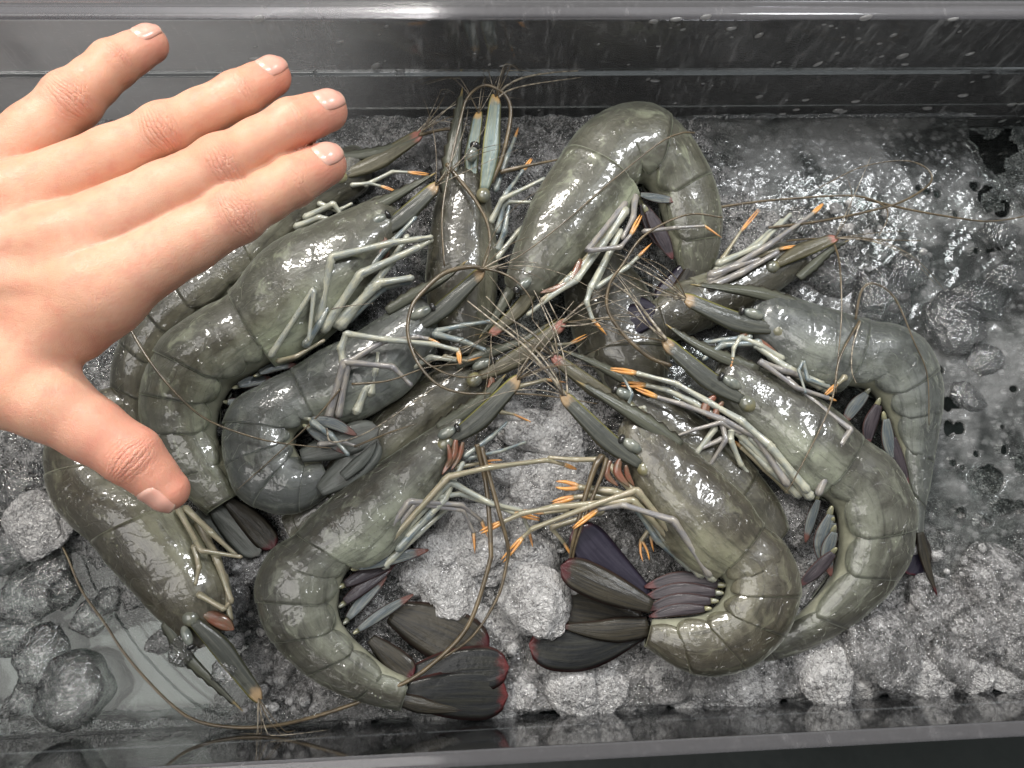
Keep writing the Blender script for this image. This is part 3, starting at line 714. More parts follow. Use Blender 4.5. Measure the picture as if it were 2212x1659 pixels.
# glassy ridge of ice where the sheet meets the far wall
def ridge():
    pts = []; rad = []
    for k in range(140):
        u = 1500 + (2115 - 1500) * k / 139
        p = P(u, 294, 1.75); p[1] = YF - 0.22
        p[2] += 0.06 * float(fbm(p, 1.2, 3, 2)); pts.append(p); rad.append(0.11 + 0.30 * max(0.0, float(fbm(p, 0.55, 3, 8))))
    o = tube('ice_ridge', pts, rad, 'ice_clear', None, 12)
    tag(o, 'thin bright ridge of ice frozen along the far wall', 'ice ridge')
ridge()

# ------------------------------------------------------------------ prawns
def smooth01(x): x = min(max(x, 0), 1); return x * x * (3 - 2 * x)
GP = 'prawns piled on the ice'
rw = random.Random(41)
def prawn(label, st, nc, z, mat, wr=0.68, roll=0.0, rostrum=None, ros_w=30, scales=(), tail=(), legs=(), pleo=(), ant=(), eyes=(), mouth=(), zs=None, ncuts=6, legmat='leg_pale', dors_side=1):
    st = np.array(st, float); n = len(st)
    zz = np.full(n, z) if zs is None else np.interp(np.arange(n), np.linspace(0, n - 1, len(zs)), np.array(zs))
    D = np.array([P(a[0], a[1], q) for a, q in zip(st, zz)]); Vn = np.array([P(a[2], a[3], q) for a, q in zip(st, zz)])
    C = (D + Vn) / 2; D = C + (D - C) * 1.06; Vn = C + (Vn - C) * 1.06
    b = C.mean(0); b[2] = z - 1.4
    root = thing('prawn', label, 'prawn', b, GP)
    hmax = max(np.linalg.norm(D - Vn, axis=1)) / 2
    sd = random.random() * 50
    def frame(s):
        d, v = cr(D, s), cr(Vn, s); c = (d + v) / 2; h = (d - v) / 2
        T = unit(cr(C, s + 0.12) - cr(C, s - 0.12)); hh = np.linalg.norm(h); hu = h / hh
        hu = unit(hu - T * 0.0)
        L = unit(np.cross(T, hu)); L = L if L[2] > 0 else -L
        return c, hu, L, T, hh
    def sn(th):              # flattened flanks
        q = math.sin(th); return math.copysign(abs(q) ** 0.80, q)
    # carapace
    NR, M = 34, 44; V = []; NV = []; UV = []; dr = []; tt = []; ed = []; Ls = 0; pc = None
    for i in range(-5, NR):
        if i < 0:
            c, hu, L, T, hh = frame(0.0); k = -i / 5.0; sc = math.sqrt(max(0.02, 1 - (k * 0.97) ** 2)); c = c - T * hh * 0.75 * k; f = 0.0
        else:
            f = i / (NR - 1); c, hu, L, T, hh = frame(f * nc); sc = 1.0
            sc *= 1.0 + 0.025 * smooth01((f - 0.9) / 0.1)
        if pc is not None: Ls += np.linalg.norm(c - pc)
        pc = c
        for j in range(M):
            th = 2 * math.pi * j / M; thd = min(th, 2 * math.pi - th)
            ww = wr * hh * (1 - 0.30 * smooth01((thd - 1.9) / 1.0))
            p = c + sc * (hu * hh * math.cos(th) + L * ww * sn(th))
            # soft ridge along the back, groove above the legs, faint hollows
            g = 0.03 * hh * math.exp(-(thd / 0.18) ** 2) - 0.035 * hh * math.exp(-((thd - 2.15 - 0.15 * f) / 0.07) ** 2) * smooth01(f * 6)
            g -= 0.03 * hh * math.exp(-((f - 0.36 - 0.16 * (thd - 1.2)) / 0.035) ** 2) * smooth01((2.0 - thd) / 0.6) * smooth01((thd - 0.4) / 0.4)
            p = p + unit(hu * math.cos(th) + L * math.sin(th)) * g
            V.append(p); NV.append(unit(hu * math.cos(th) + L * math.sin(th)) * hh); UV.append((Ls, thd / math.pi * 0.5)); dr.append(0.5 + 0.5 * math.cos(th - roll)); tt.append(f)
            ed.append(smooth01((f - 0.965) / 0.03) * 0.8)
    V = np.array(V); V = list(V + np.array(NV) * (0.045 * fbm(V, 0.7, 3, sd))[:, None])
    # tucked-in rear lip
    c, hu, L, T, hh = frame(nc)
    for j in range(M):
        th = 2 * math.pi * j / M
        V.append(c - T * 0.02 + 0.90 * (hu * hh * math.cos(th) + L * wr * hh * 0.9 * math.sin(th))); UV.append((Ls, 0.2)); dr.append(0.5); tt.append(1); ed.append(0.5)
    F = grid_faces(NR + 6, M, True); F.append(list(range(M)))
    cara = mk('carapace', V, F, mat, root, UV, {'dors': dr, 'tt': tt, 'edge': ed})
    if rostrum:
        blade('rostrum', rostrum[0], ros_w, 'rostrum', cara, rostrum[1], flip=rostrum[2], shape='lance', thick=0.14, teeth=9, nl=36)
    # abdomen: soft core and overlapping shell rings
    last = n - 1
    if last > nc + 0.5:
        V = []; UV = []; NS = 30; M2 = 24
        for i in range(NS):
            f = i / (NS - 1); c, hu, L, T, hh = frame(nc - 0.25 + f * (last - nc + 0.2))
            for j in range(M2):
                th = 2 * math.pi * j / M2
                V.append(c + 0.86 * (hu * hh * math.cos(th) + L * wr * hh * math.sin(th))); UV.append((f * 8, j / M2))
        F = grid_faces(NS, M2, True); F.append(list(range(M2))[::-1]); F.append(list(range((NS - 1) * M2, NS * M2)))
        mk('abdomen_core', V, F, 'flesh', root, UV)
        cuts = np.linspace(nc - 0.12, last, ncuts + 1)
        for k in range(ncuts):
            a, bb = cuts[k] - (0.28 if k == 1 else 0.12), cuts[k + 1] + (0.22 if k < ncuts - 1 else 0)
            big = 0.045 if k == 1 else 0.0
            nr, ma = 13, 34; V = []; NV = []; UV = []; dr = []; ed = []
            for i in range(nr + 1):
                f = min(i, nr - 1) / (nr - 1); c, hu, L, T, hh = frame(a + f * (bb - a))
                sc = 0.972 + big * 0.6 + 0.025 * math.sin(math.pi * min(f * 0.8, 1)) + 0.018 * f
                if i == nr: sc *= 0.93; c = c - T * 0.02
                tp = R(112) + R(44 if k < 5 else 25) * max(0, math.sin(math.pi * (0.06 + 0.90 * f))) ** 0.6
                for j in range(ma):
                    x = j / (ma - 1) * 2 - 1; th = x * tp; thd = abs(th)
                    lip = 1.0 - 0.09 * smooth01((abs(x) - 0.93) / 0.07)
                    p = c + sc * lip * (hu * hh * math.cos(th) + L * wr * hh * (1 - 0.12 * smooth01((thd - 1.7) / 1.0)) * sn(th))
                    nrm = unit(hu * math.cos(th) + L * math.sin(th))
                    p = p + nrm * hh * (0.025 * math.exp(-(thd / 0.2) ** 2))
                    V.append(p); NV.append(nrm * hh); UV.append(((a + f * (bb - a)) * 1.0, thd / math.pi * 0.5)); dr.append(0.5 + 0.5 * math.cos(th - roll))
                    ed.append(max(smooth01((f - 0.90) / 0.08), smooth01((abs(x) - 0.90) / 0.08)) * 0.85)
            V = np.array(V); V = V + np.array(NV) * (0.04 * fbm(V, 0.8, 3, sd + k))[:, None]
            mk('abdomen_segment', V, grid_faces(nr + 1, ma, False), mat, root, UV, {'dors': dr, 'tt': [0.35] * len(V), 'edge': ed})
    for path, wpx, m_, zt, fl, shp in tail: blade('tail_blade', path, wpx * 1.38, m_, root, zt, flip=fl, shape=shp, thick=0.11, nl=22)
    for path, wpx, m_, zt, fl in scales: blade('antenna_scale', path, wpx * 1.0, m_, root, zt, flip=fl, shape='scale', thick=0.13, nl=24)
    for path, wpx, m_, zt, fl in scales:
        a_, b_ = P(*path[0], zt[0]), P(*path[1], zt[0]); T = unit(b_ - a_); B = unit(np.cross(T, [0, 0, 1.0])); N = np.cross(B, T); sz = wpx * pxs(*path[0], zt[0]) * 0.5
        ab = ellipsoid('antenna_base', a_ - T * sz * 0.55 - N * 0.15, (T * sz * 0.85, B * sz * 0.75, N * sz * 0.62), 'antenna_base', root)
        tp = P(*path[-1], zt[1])
        for q in range(6):       # hair-thin feelers fanning out from the head
            an = rw.uniform(-0.75, 0.75); ln_ = rw.uniform(2.2, 6.0); bend = rw.uniform(-0.5, 0.5); T2 = T * math.cos(an) + B * math.sin(an); B2 = np.cross(T2, [0, 0, 1.0]); rise = rw.uniform(0.3, 1.1)
            Q = [tp - T * 0.15 + T2 * ln_ * k_ + B2 * bend * ln_ * k_ * k_ + np.array([0, 0, rise * math.sin(math.pi * min(1, k_ * 0.9)) - 0.25 * k_]) for k_ in np.linspace(0, 1, 16)]
            Q = np.array(Q); Q[:, 1] = np.clip(Q[:, 1], YN + 0.12, YF - 0.12)
            tube('feeler', Q, [0.030 * (1 - 0.7 * k_) for k_ in np.linspace(0, 1, 16)], 'antennule' if q % 2 else 'antenna', root, 5)
    for path, wpx, m_, zt in pleo:
        pl = blade('swimmeret', path, wpx * 1.05, m_, root, zt, shape='leaf', thick=0.05, nl=16)
        q = np.array(path[0]); c = P(q[0], q[1], zt[0]); T = unit(P(*path[1], zt[1]) - c)
        sz = wpx * pxs(q[0], q[1], zt[0]) * 0.34; B = unit(np.cross(T, [0, 0, 1.0]))
        ellipsoid('swimmeret_base', c - T * 0.10 - np.array([0, 0, 0.22]), (T * sz * 1.6, B * sz * 0.6, np.array([0, 0, sz * 0.5])), 'pleopod_base', pl)
    for lg in legs: leg(root, lg, legmat)
    for path, rp, m_, zt in ant: whisker(root, path, rp, m_, zt)
    for (u0, v0, u1, v1, rp, ze, dark) in eyes:
        a_, b_ = P(u0, v0, ze), P(u1, v1, ze + 0.1); T = unit(b_ - a_); L0 = np.linalg.norm(b_ - a_) / 2; r0 = rp * pxs(u0, v0, ze); B = unit(np.cross(T, [0, 0, 1.0])); N = np.cross(B, T)
        e = ellipsoid('eyestalk', (a_ + b_) / 2, (T * L0, B * r0, N * r0), 'eyestalk', root)
        ellipsoid('eye', b_ + T * r0 * 0.25, (T * r0 * (0.75 if dark else 0.55), B * r0 * 0.9, N * r0 * 0.85), 'eye_black', e)
    for path, wpx, zt in mouth: blade('mouthpart', path, wpx, 'mouthpart', root, zt, shape='leaf', thick=0.12, nl=14)
    return root

def leg(root, lg, defmat):
    pts = lg['p']; zt = lg['z']; rp = lg.get('r', 8); mat = lg.get('m', defmat)
    zz = np.interp(np.arange(len(pts)), np.linspace(0, len(pts) - 1, len(zt)), zt)
    A = np.array([P(u, v, q) for (u, v), q in zip(pts, zz)]); r0 = 0.95 * rp * pxs(*pts[0], zz[0])
    Q = []; rad = []; n = len(A)
    for i in range(n - 1):
        tp = 1 - 0.45 * (i / max(1, n - 1)); tp2 = 1 - 0.45 * ((i + 1) / max(1, n - 1))
        for t, k in ((0.0, 0.95), (0.035, 1.12), (0.10, 1.0), (0.5, 0.86), (0.9, 0.98), (0.965, 1.14)):
            Q.append(A[i] + (A[i + 1] - A[i]) * t); rad.append(r0 * (tp + (tp2 - tp) * t) * k)
    Q.append(A[-1]); rad.append(r0 * 0.5)
    d0 = unit(A[1] - A[0]); d1 = unit(A[-1] - A[-2])
    Q = [A[0] - d0 * r0 * 0.75, A[0] - d0 * r0 * 0.5] + Q + [A[-1] + d1 * r0 * 0.3, A[-1] + d1 * r0 * 0.42]; rad = [r0 * 0.25, r0 * 0.75] + rad + [r0 * 0.33, r0 * 0.08]
    o = tube('leg', Q, rad, mat, root, 9)
    if 'c' in lg:
        a = A[-1]; b = P(*lg['c'], zt[-1] + lg.get('cz', 0.0)); T = unit(b - a); B = unit(np.cross(T, [0, 0, 1.0])); L = np.linalg.norm(b - a); op = 0.55 * lg.get('open', 0.09)
        for sgn in (1, -1):
            ps = [a - T * 0.08, a + T * L * 0.2 + B * sgn * (L * op * 0.5 + r0 * 0.12), a + T * L * 0.55 + B * sgn * (L * op + r0 * 0.12), a + T * L * 0.85 + B * sgn * L * op * 1.15, b + B * sgn * L * op * 1.0]
            r1 = r0 * 0.46
            tube('claw', ps, [r1 * 0.95, r1 * 0.95, r1 * 0.75, r1 * 0.5, r1 * 0.12], lg.get('cm', 'claw_orange'), o, 8)
    elif lg.get('tip'):
        a = A[-1]; b = P(*lg['tip'], zt[-1] - 0.1)
        tube('leg_tip', [a + (b - a) * t for t in (-0.06, 0.3, 0.7, 1.0)], [r0 * 0.5, r0 * 0.46, r0 * 0.3, r0 * 0.06], 'claw_orange', o, 8)
    return o

def whisker(root, path, rp, mat, zt):
    zz = np.interp(np.arange(len(path)), np.linspace(0, len(path) - 1, len(zt)), zt)
    A = np.array([P(u, v, q) for (u, v), q in zip(path, zz)]); r0 = (0.72 if rp < 5 else 0.9) * rp * pxs(*path[0], zz[0])
    n = max(14, 8 * len(path)); Q = np.array([cr(A, i / (n - 1) * (len(A) - 1)) for i in range(n)]); Q[:, 1] = np.clip(Q[:, 1], YN + 0.12, YF - 0.12)
    tube('antenna', Q, [r0 * (1 - 0.65 * (i / (n - 1))) for i in range(n)], mat, root, 6)

# front left prawn
prawn('large olive prawn at front left curling round to a dark fanned tail', [
    (985, 895, 985, 985), (910, 945, 950, 1052), (830, 1000, 900, 1122), (755, 1052, 850, 1182), (690, 1105, 803, 1218), (645, 1155, 768, 1228),
    (590, 1195, 748, 1252), (562, 1265, 740, 1290), (572, 1340, 740, 1330), (612, 1405, 762, 1368), (680, 1465, 797, 1402), (770, 1510, 842, 1440), (865, 1533, 887, 1462)],
    5, 4.4, 'shell_olive', zs=[4.5, 4.4, 4.2, 3.6], roll=0.1,
    rostrum=([(945, 925), (1010, 885), (1060, 845), (1093, 808)], (5.0, 5.6), -1), ros_w=36,
    scales=[([(972, 948), (1045, 885), (1122, 816)], 50, 'scale_grey', (5.3, 5.9), -1)],
    eyes=[(945, 945, 985, 925, 12, 5.5, False)],
    mouth=[([(985, 950), (978, 985), (955, 1025)], 18, (5.5, 5.2)), ([(1000, 955), (992, 985), (975, 1015)], 14, (5.4, 5.1)), ([(968, 960), (972, 990), (965, 1010)], 12, (5.6, 5.3))],
    tail=[([(845, 1322), (940, 1362), (1055, 1415)], 84, 'fan_brown', (2.9, 3.1), 1, 'oval'), ([(872, 1470), (980, 1450), (1100, 1441)], 70, 'fan_dark', (3.3, 3.5), 1, 'oval'),
          ([(870, 1498), (980, 1500), (1098, 1502)], 76, 'fan_dark', (3.6, 3.4), 1, 'oval'), ([(865, 1512), (930, 1528), (1014, 1536)], 30, 'fan_brown', (3.9, 3.4), 1, 'lance'),
          ([(800, 1380), (850, 1425), (892, 1462)], 40, 'fan_brown', (3.6, 3.6), 1, 'oval')],
    pleo=[([(775, 1225), (850, 1205), (926, 1188)], 30, 'pleopod_blue', (4.6, 3.6)), ([(745, 1262), (800, 1235), (862, 1212)], 30, 'pleopod_dark', (4.4, 3.6)),
          ([(745, 1300), (800, 1255), (850, 1222)], 30, 'pleopod_dark', (4.4, 3.5)), ([(752, 1335), (790, 1290), (835, 1245)], 28, 'pleopod_blue', (4.3, 3.5)), ([(775, 1360), (830, 1322), (893, 1284)], 24, 'pleopod_blue', (4.3, 3.5))],
    legs=[dict(p=[(790, 1212), (884, 1083), (997, 1090), (1040, 1124)], z=(4.6, 5.6, 4.6, 3.8), r=9, m='leg_mauve', tip=(1053, 1160)),
          dict(p=[(800, 1214), (897, 1088), (1000, 1102), (1023, 1150)], z=(4.5, 5.4, 4.4, 3.6), r=8, m='leg_mauve', tip=(1026, 1196)),
          dict(p=[(815, 1200), (968, 1030), (1056, 1010), (1180, 994), (1218, 1003)], z=(4.6, 5.8, 5.6, 4.6, 4.2), r=9, m='leg_olive', c=(1246, 1014), open=0.05),
          dict(p=[(850, 1172), (972, 1040), (1060, 1088), (1125, 1102), (1142, 1146)], z=(4.4, 5.3, 4.8, 4.0, 3.4), r=9, m='leg_pale', tip=(1151, 1182)),
          dict(p=[(830, 1195), (940, 1075), (994, 1066), (1110, 1108)], z=(4.3, 5.0, 4.9, 4.1), r=9, m='leg_pale', c=(1166, 1122), open=0.07),
          dict(p=[(830, 1222), (905, 1150), (965, 1100)], z=(4.0, 4.3, 4.0), r=11, m='leg_pale'),
          dict(p=[(860, 1185), (930, 1110), (975, 1050)], z=(4.4, 4.8, 4.8), r=11, m='leg_blue'),
          dict(p=[(880, 1160), (960, 1080), (1000, 1000)], z=(4.5, 5.0, 5.2), r=10, m='leg_pale'),
          dict(p=[(1005, 985), (1060, 945), (1096, 912)], z=(5.0, 5.0, 4.6), r=7, m='leg_blue'), dict(p=[(1010, 990), (1080, 975), (1135, 955)], z=(4.8, 4.6, 4.0), r=6, m='leg_blue'),
          dict(p=[(985, 1010), (1040, 1000)], z=(4.7, 4.4), r=7, m='leg_olive', c=(1085, 998), open=0.16)],
    ant=[([(1030, 960), (1040, 1000), (1052, 1060), (1060, 1177), (1055, 1225), (1012, 1350), (939, 1430), (855, 1484), (691, 1545), (560, 1571), (437, 1561), (365, 1517), (277, 1422), (226, 1346), (175, 1273), (139, 1189), (80, 1083)], 6.5, 'antenna', (5.2, 4.6, 4.6, 4.2, 2.6, 2.0, 1.8, 1.8)),
         ([(1040, 965), (1060, 1040), (1082, 1120), (1097, 1180), (1095, 1215), (1075, 1290), (1020, 1375), (940, 1432), (870, 1475)], 6, 'antenna', (5.2, 4.8, 4.2, 4.0, 4.2)),
         ([(1110, 822), (1150, 760), (1195, 705), (1240, 650)], 3.0, 'antennule', (5.8, 6.0, 5.4)), ([(1112, 820), (1160, 770), (1220, 690)], 2.6, 'antennule', (5.8, 5.9, 5.4))])

# front right prawn
prawn('large olive brown prawn at front right with spread purple black tail', [
    (1400, 900, 1345, 1005), (1452, 942, 1378, 1075), (1512, 995, 1415, 1140), (1565, 1042, 1460, 1195), (1610, 1088, 1507, 1232), (1642, 1135, 1547, 1248),
    (1690, 1182, 1562, 1262), (1718, 1258, 1560, 1280), (1710, 1325, 1547, 1298), (1670, 1395, 1527, 1315), (1590, 1447, 1492, 1325), (1490, 1450, 1447, 1330), (1392, 1395, 1407, 1335)],
    5, 4.5, 'shell_tan', zs=[4.4, 4.5, 4.4, 3.8], roll=0.25,
    rostrum=([(1470, 962), (1390, 908), (1310, 860), (1245, 822)], (5.3, 5.8), 1), ros_w=40,
    scales=[([(1385, 1003), (1300, 928), (1212, 850)], 48, 'scale_grey', (5.4, 6.0), 1)],
    eyes=[(1385, 975, 1345, 950, 13, 5.5, False)],
    mouth=[([(1340, 990), (1335, 1020), (1360, 1052)], 20, (5.4, 5.2)), ([(1318, 995), (1312, 1025), (1335, 1050)], 16, (5.2, 5.0)), ([(1352, 1005), (1358, 1030), (1370, 1050)], 14, (5.5, 5.2))],
    tail=[([(1385, 1362), (1260, 1400), (1142, 1392)], 70, 'fan_dark', (3.4, 3.2), 1, 'oval'), ([(1385, 1345), (1290, 1325), (1212, 1312)], 64, 'fan_brown', (3.0, 2.9), 1, 'oval'),
          ([(1408, 1310), (1310, 1268), (1211, 1222)], 54, 'fan_brown', (4.3, 4.3), 1, 'oval'), ([(1400, 1290), (1310, 1215), (1242, 1138)], 64, 'fan_purple', (3.4, 4.4), 1, 'oval'),
          ([(1400, 1355), (1300, 1362), (1205, 1352)], 46, 'fan_brown', (3.7, 3.4), 1, 'lance')],
    pleo=[([(1550, 1262), (1470, 1252), (1392, 1268)], 34, 'pleopod_dark', (4.4, 3.6)), ([(1545, 1280), (1465, 1275), (1390, 1292)], 32, 'pleopod_dark', (4.5, 3.7)), ([(1535, 1298), (1460, 1298), (1395, 1318)], 30, 'pleopod_dark', (4.6, 3.8)), ([(1522, 1315), (1460, 1318), (1402, 1332)], 26, 'pleopod_dark', (4.6, 3.9))],
    legs=[dict(p=[(1532, 1240), (1455, 1124), (1347, 1091), (1292, 1100)], z=(4.8, 5.9, 5.6, 5.0), r=10, m='leg_mauve', c=(1237, 1142), open=0.05),
          dict(p=[(1480, 1190), (1376, 1058), (1270, 1095), (1150, 1142), (1130, 1160)], z=(4.8, 5.6, 5.2, 4.4, 4.1), r=9, m='leg_olive', c=(1084, 1213), open=0.08),
          dict(p=[(1470, 1185), (1366, 1080), (1194, 1096), (1127, 1109), (1085, 1128)], z=(4.6, 5.4, 4.9, 4.6, 4.4), r=10, m='leg_olive', c=(1037, 1150), open=0.09),
          dict(p=[(1400, 1090), (1326, 1062), (1250, 1052)], z=(4.8, 4.8, 4.5), r=13, m='leg_olive', c=(1200, 1046), open=0.22),
          dict(p=[(1360, 1085), (1280, 1070), (1240, 1074)], z=(4.5, 4.4, 4.2), r=12, m='leg_olive', c=(1192, 1086), open=0.08),
          dict(p=[(1300, 1105), (1190, 1140), (1218, 1172)], z=(4.0, 3.6, 3.4), r=8, m='leg_olive', tip=(1243, 1215)),
          dict(p=[(1415, 1125), (1385, 1168)], z=(4.2, 3.8), r=8, m='leg_olive', c=(1396, 1212), open=0.28), dict(p=[(1430, 1150), (1405, 1160)], z=(4.2, 3.9), r=7, m='leg_olive', tip=(1412, 1192)),
          dict(p=[(1540, 1248), (1460, 1160), (1400, 1085)], z=(4.5, 4.9, 5.0), r=13, m='leg_pale'), dict(p=[(1515, 1240), (1440, 1165), (1380, 1085)], z=(4.2, 4.6, 4.8), r=13, m='leg_pale'),
          dict(p=[(1495, 1228), (1420, 1165), (1375, 1100)], z=(3.9, 4.2, 4.4), r=12, m='leg_blue'), dict(p=[(1390, 1085), (1335, 1025), (1300, 985)], z=(4.9, 5.0, 5.0), r=13, m='leg_olive'),
          dict(p=[(1305, 992), (1245, 993), (1185, 988)], z=(4.9, 4.8, 4.4), r=8, m='leg_olive'), dict(p=[(1225, 1100), (1175, 1108)], z=(4.0, 3.8), r=8, m='leg_olive', c=(1126, 1103), open=0.06)],
    ant=[([(1300, 985), (1285, 1010), (1262, 1080), (1238, 1170), (1231, 1212)], 9, 'antenna', (5.2, 5.4, 4.8, 3.8)), ([(1310, 990), (1298, 1030), (1262, 1120), (1240, 1190), (1238, 1230)], 6, 'antenna', (5.2, 5.2, 4.6, 3.6)),
         ([(1218, 852), (1180, 800), (1130, 745), (1060, 690), (1010, 650)], 5.0, 'antennule', (6.0, 6.3, 5.8)), ([(1222, 855), (1200, 815), (1160, 760), (1090, 700), (1040, 660)], 4.2, 'antennule', (6.0, 6.2, 5.6)), ([(1226, 850), (1222, 800), (1215, 760), (1195, 700), (1165, 640)], 3.4, 'antennule', (6.0, 6.2, 5.6))])

# second right prawn
prawn('grey olive prawn curled at right, its tail end under the front right prawn', [
    (1602, 778, 1562, 880), (1660, 812, 1602, 922), (1715, 842, 1640, 962), (1765, 872, 1682, 1017), (1810, 905, 1722, 1057), (1850, 945, 1762, 1074),
    (1915, 995, 1787, 1086), (1955, 1065, 1804, 1115), (1965, 1130, 1808, 1163), (1955, 1205, 1802, 1210), (1915, 1275, 1782, 1255), (1840, 1345, 1737, 1310), (1740, 1402, 1682, 1352), (1640, 1430, 1620, 1370), (1560, 1425, 1570, 1372)],
    5, 3.9, 'shell_olive', zs=[3.9, 3.9, 3.5, 2.8, 1.6], roll=0.2,
    rostrum=([(1640, 800), (1560, 770), (1490, 735), (1438, 700)], (4.7, 5.0), 1), ros_w=34,
    scales=[([(1605, 862), (1520, 800), (1432, 734)], 50, 'scale_grey', (4.9, 5.3), 1)],
    eyes=[(1600, 838, 1560, 815, 12, 5.0, False)], mouth=[([(1545, 855), (1525, 880), (1535, 905)], 22, (4.8, 4.6)), ([(1562, 868), (1548, 890), (1556, 912)], 16, (4.9, 4.7))],
    pleo=[([(1768, 1080), (1752, 1125), (1740, 1172)], 22, 'pleopod_blue', (4.2, 3.4)), ([(1795, 1112), (1775, 1175), (1790, 1238)], 34, 'pleopod_blue', (4.4, 3.6)), ([(1803, 1150), (1788, 1195), (1795, 1245)], 30, 'pleopod_blue', (4.5, 3.7)),
          ([(1800, 1195), (1765, 1232), (1728, 1265)], 28, 'pleopod_dark', (4.3, 3.4)), ([(1800, 1130), (1790, 1160), (1780, 1200)], 30, 'pleopod_blue', (4.3, 3.5))],
    legs=[dict(p=[(1768, 1065), (1815, 960), (1838, 928), (1760, 868), (1700, 815)], z=(4.6, 5.2, 5.4, 4.9, 4.8), r=9, m='leg_mauve'),
          dict(p=[(1742, 1058), (1662, 962), (1600, 908), (1530, 868), (1460, 828), (1375, 806)], z=(4.7, 5.0, 5.0, 4.7, 4.6, 4.8), r=11, m='leg_pale', c=(1318, 797), open=0.07),
          dict(p=[(1700, 1045), (1632, 942), (1558, 905), (1470, 872), (1420, 858)], z=(4.5, 4.8, 4.8, 4.5, 4.3), r=10, m='leg_mauve', c=(1372, 838), open=0.08),
          dict(p=[(1660, 1000), (1590, 930), (1500, 870), (1440, 842), (1395, 832)], z=(4.2, 4.5, 4.4, 4.2, 4.2), r=11, m='leg_pale', c=(1342, 830), open=0.10),
          dict(p=[(1600, 935), (1558, 912), (1500, 928), (1456, 944)], z=(4.6, 4.8, 4.4, 4.0), r=7, m='leg_mauve'),
          dict(p=[(1580, 930), (1578, 950), (1600, 1003), (1614, 1020)], z=(4.6, 4.5, 4.0, 3.7), r=9, m='leg_pale', c=(1632, 1042), open=0.12),
          dict(p=[(1560, 915), (1568, 950), (1530, 1010)], z=(4.6, 4.6, 3.8), r=8, m='leg_mauve'), dict(p=[(1560, 948), (1495, 978)], z=(4.4, 4.0), r=7, m='leg_mauve'), dict(p=[(1545, 925), (1500, 985), (1515, 1000)], z=(4.4, 4.0, 3.8), r=8, m='leg_pale'),
          dict(p=[(1750, 1072), (1690, 1010), (1620, 945)], z=(4.4, 4.6, 4.6), r=12, m='leg_pale'), dict(p=[(1725, 1068), (1660, 1010), (1600, 950)], z=(4.0, 4.2, 4.3), r=12, m='leg_pale'), dict(p=[(1705, 1060), (1650, 1010), (1600, 965)], z=(3.7, 3.9, 4.0), r=10, m='leg_olive', tip=(1582, 950)),
          dict(p=[(1560, 850), (1500, 810), (1455, 775)], z=(4.4, 4.4, 4.2), r=9, m='leg_blue')],
    ant=[([(1440, 735), (1405, 690), (1368, 645), (1310, 600)], 5.0, 'antennule', (5.4, 5.6, 5.2)), ([(1450, 790), (1400, 770), (1345, 720), (1312, 665), (1318, 612), (1345, 572), (1384, 516), (1440, 480), (1498, 462), (1560, 470)], 5.5, 'antenna', (4.8, 5.2, 5.8, 6.2, 5.8)),
         ([(1436, 730), (1400, 700), (1350, 620), (1320, 585)], 3.2, 'antennule', (5.4, 5.7, 5.6))])

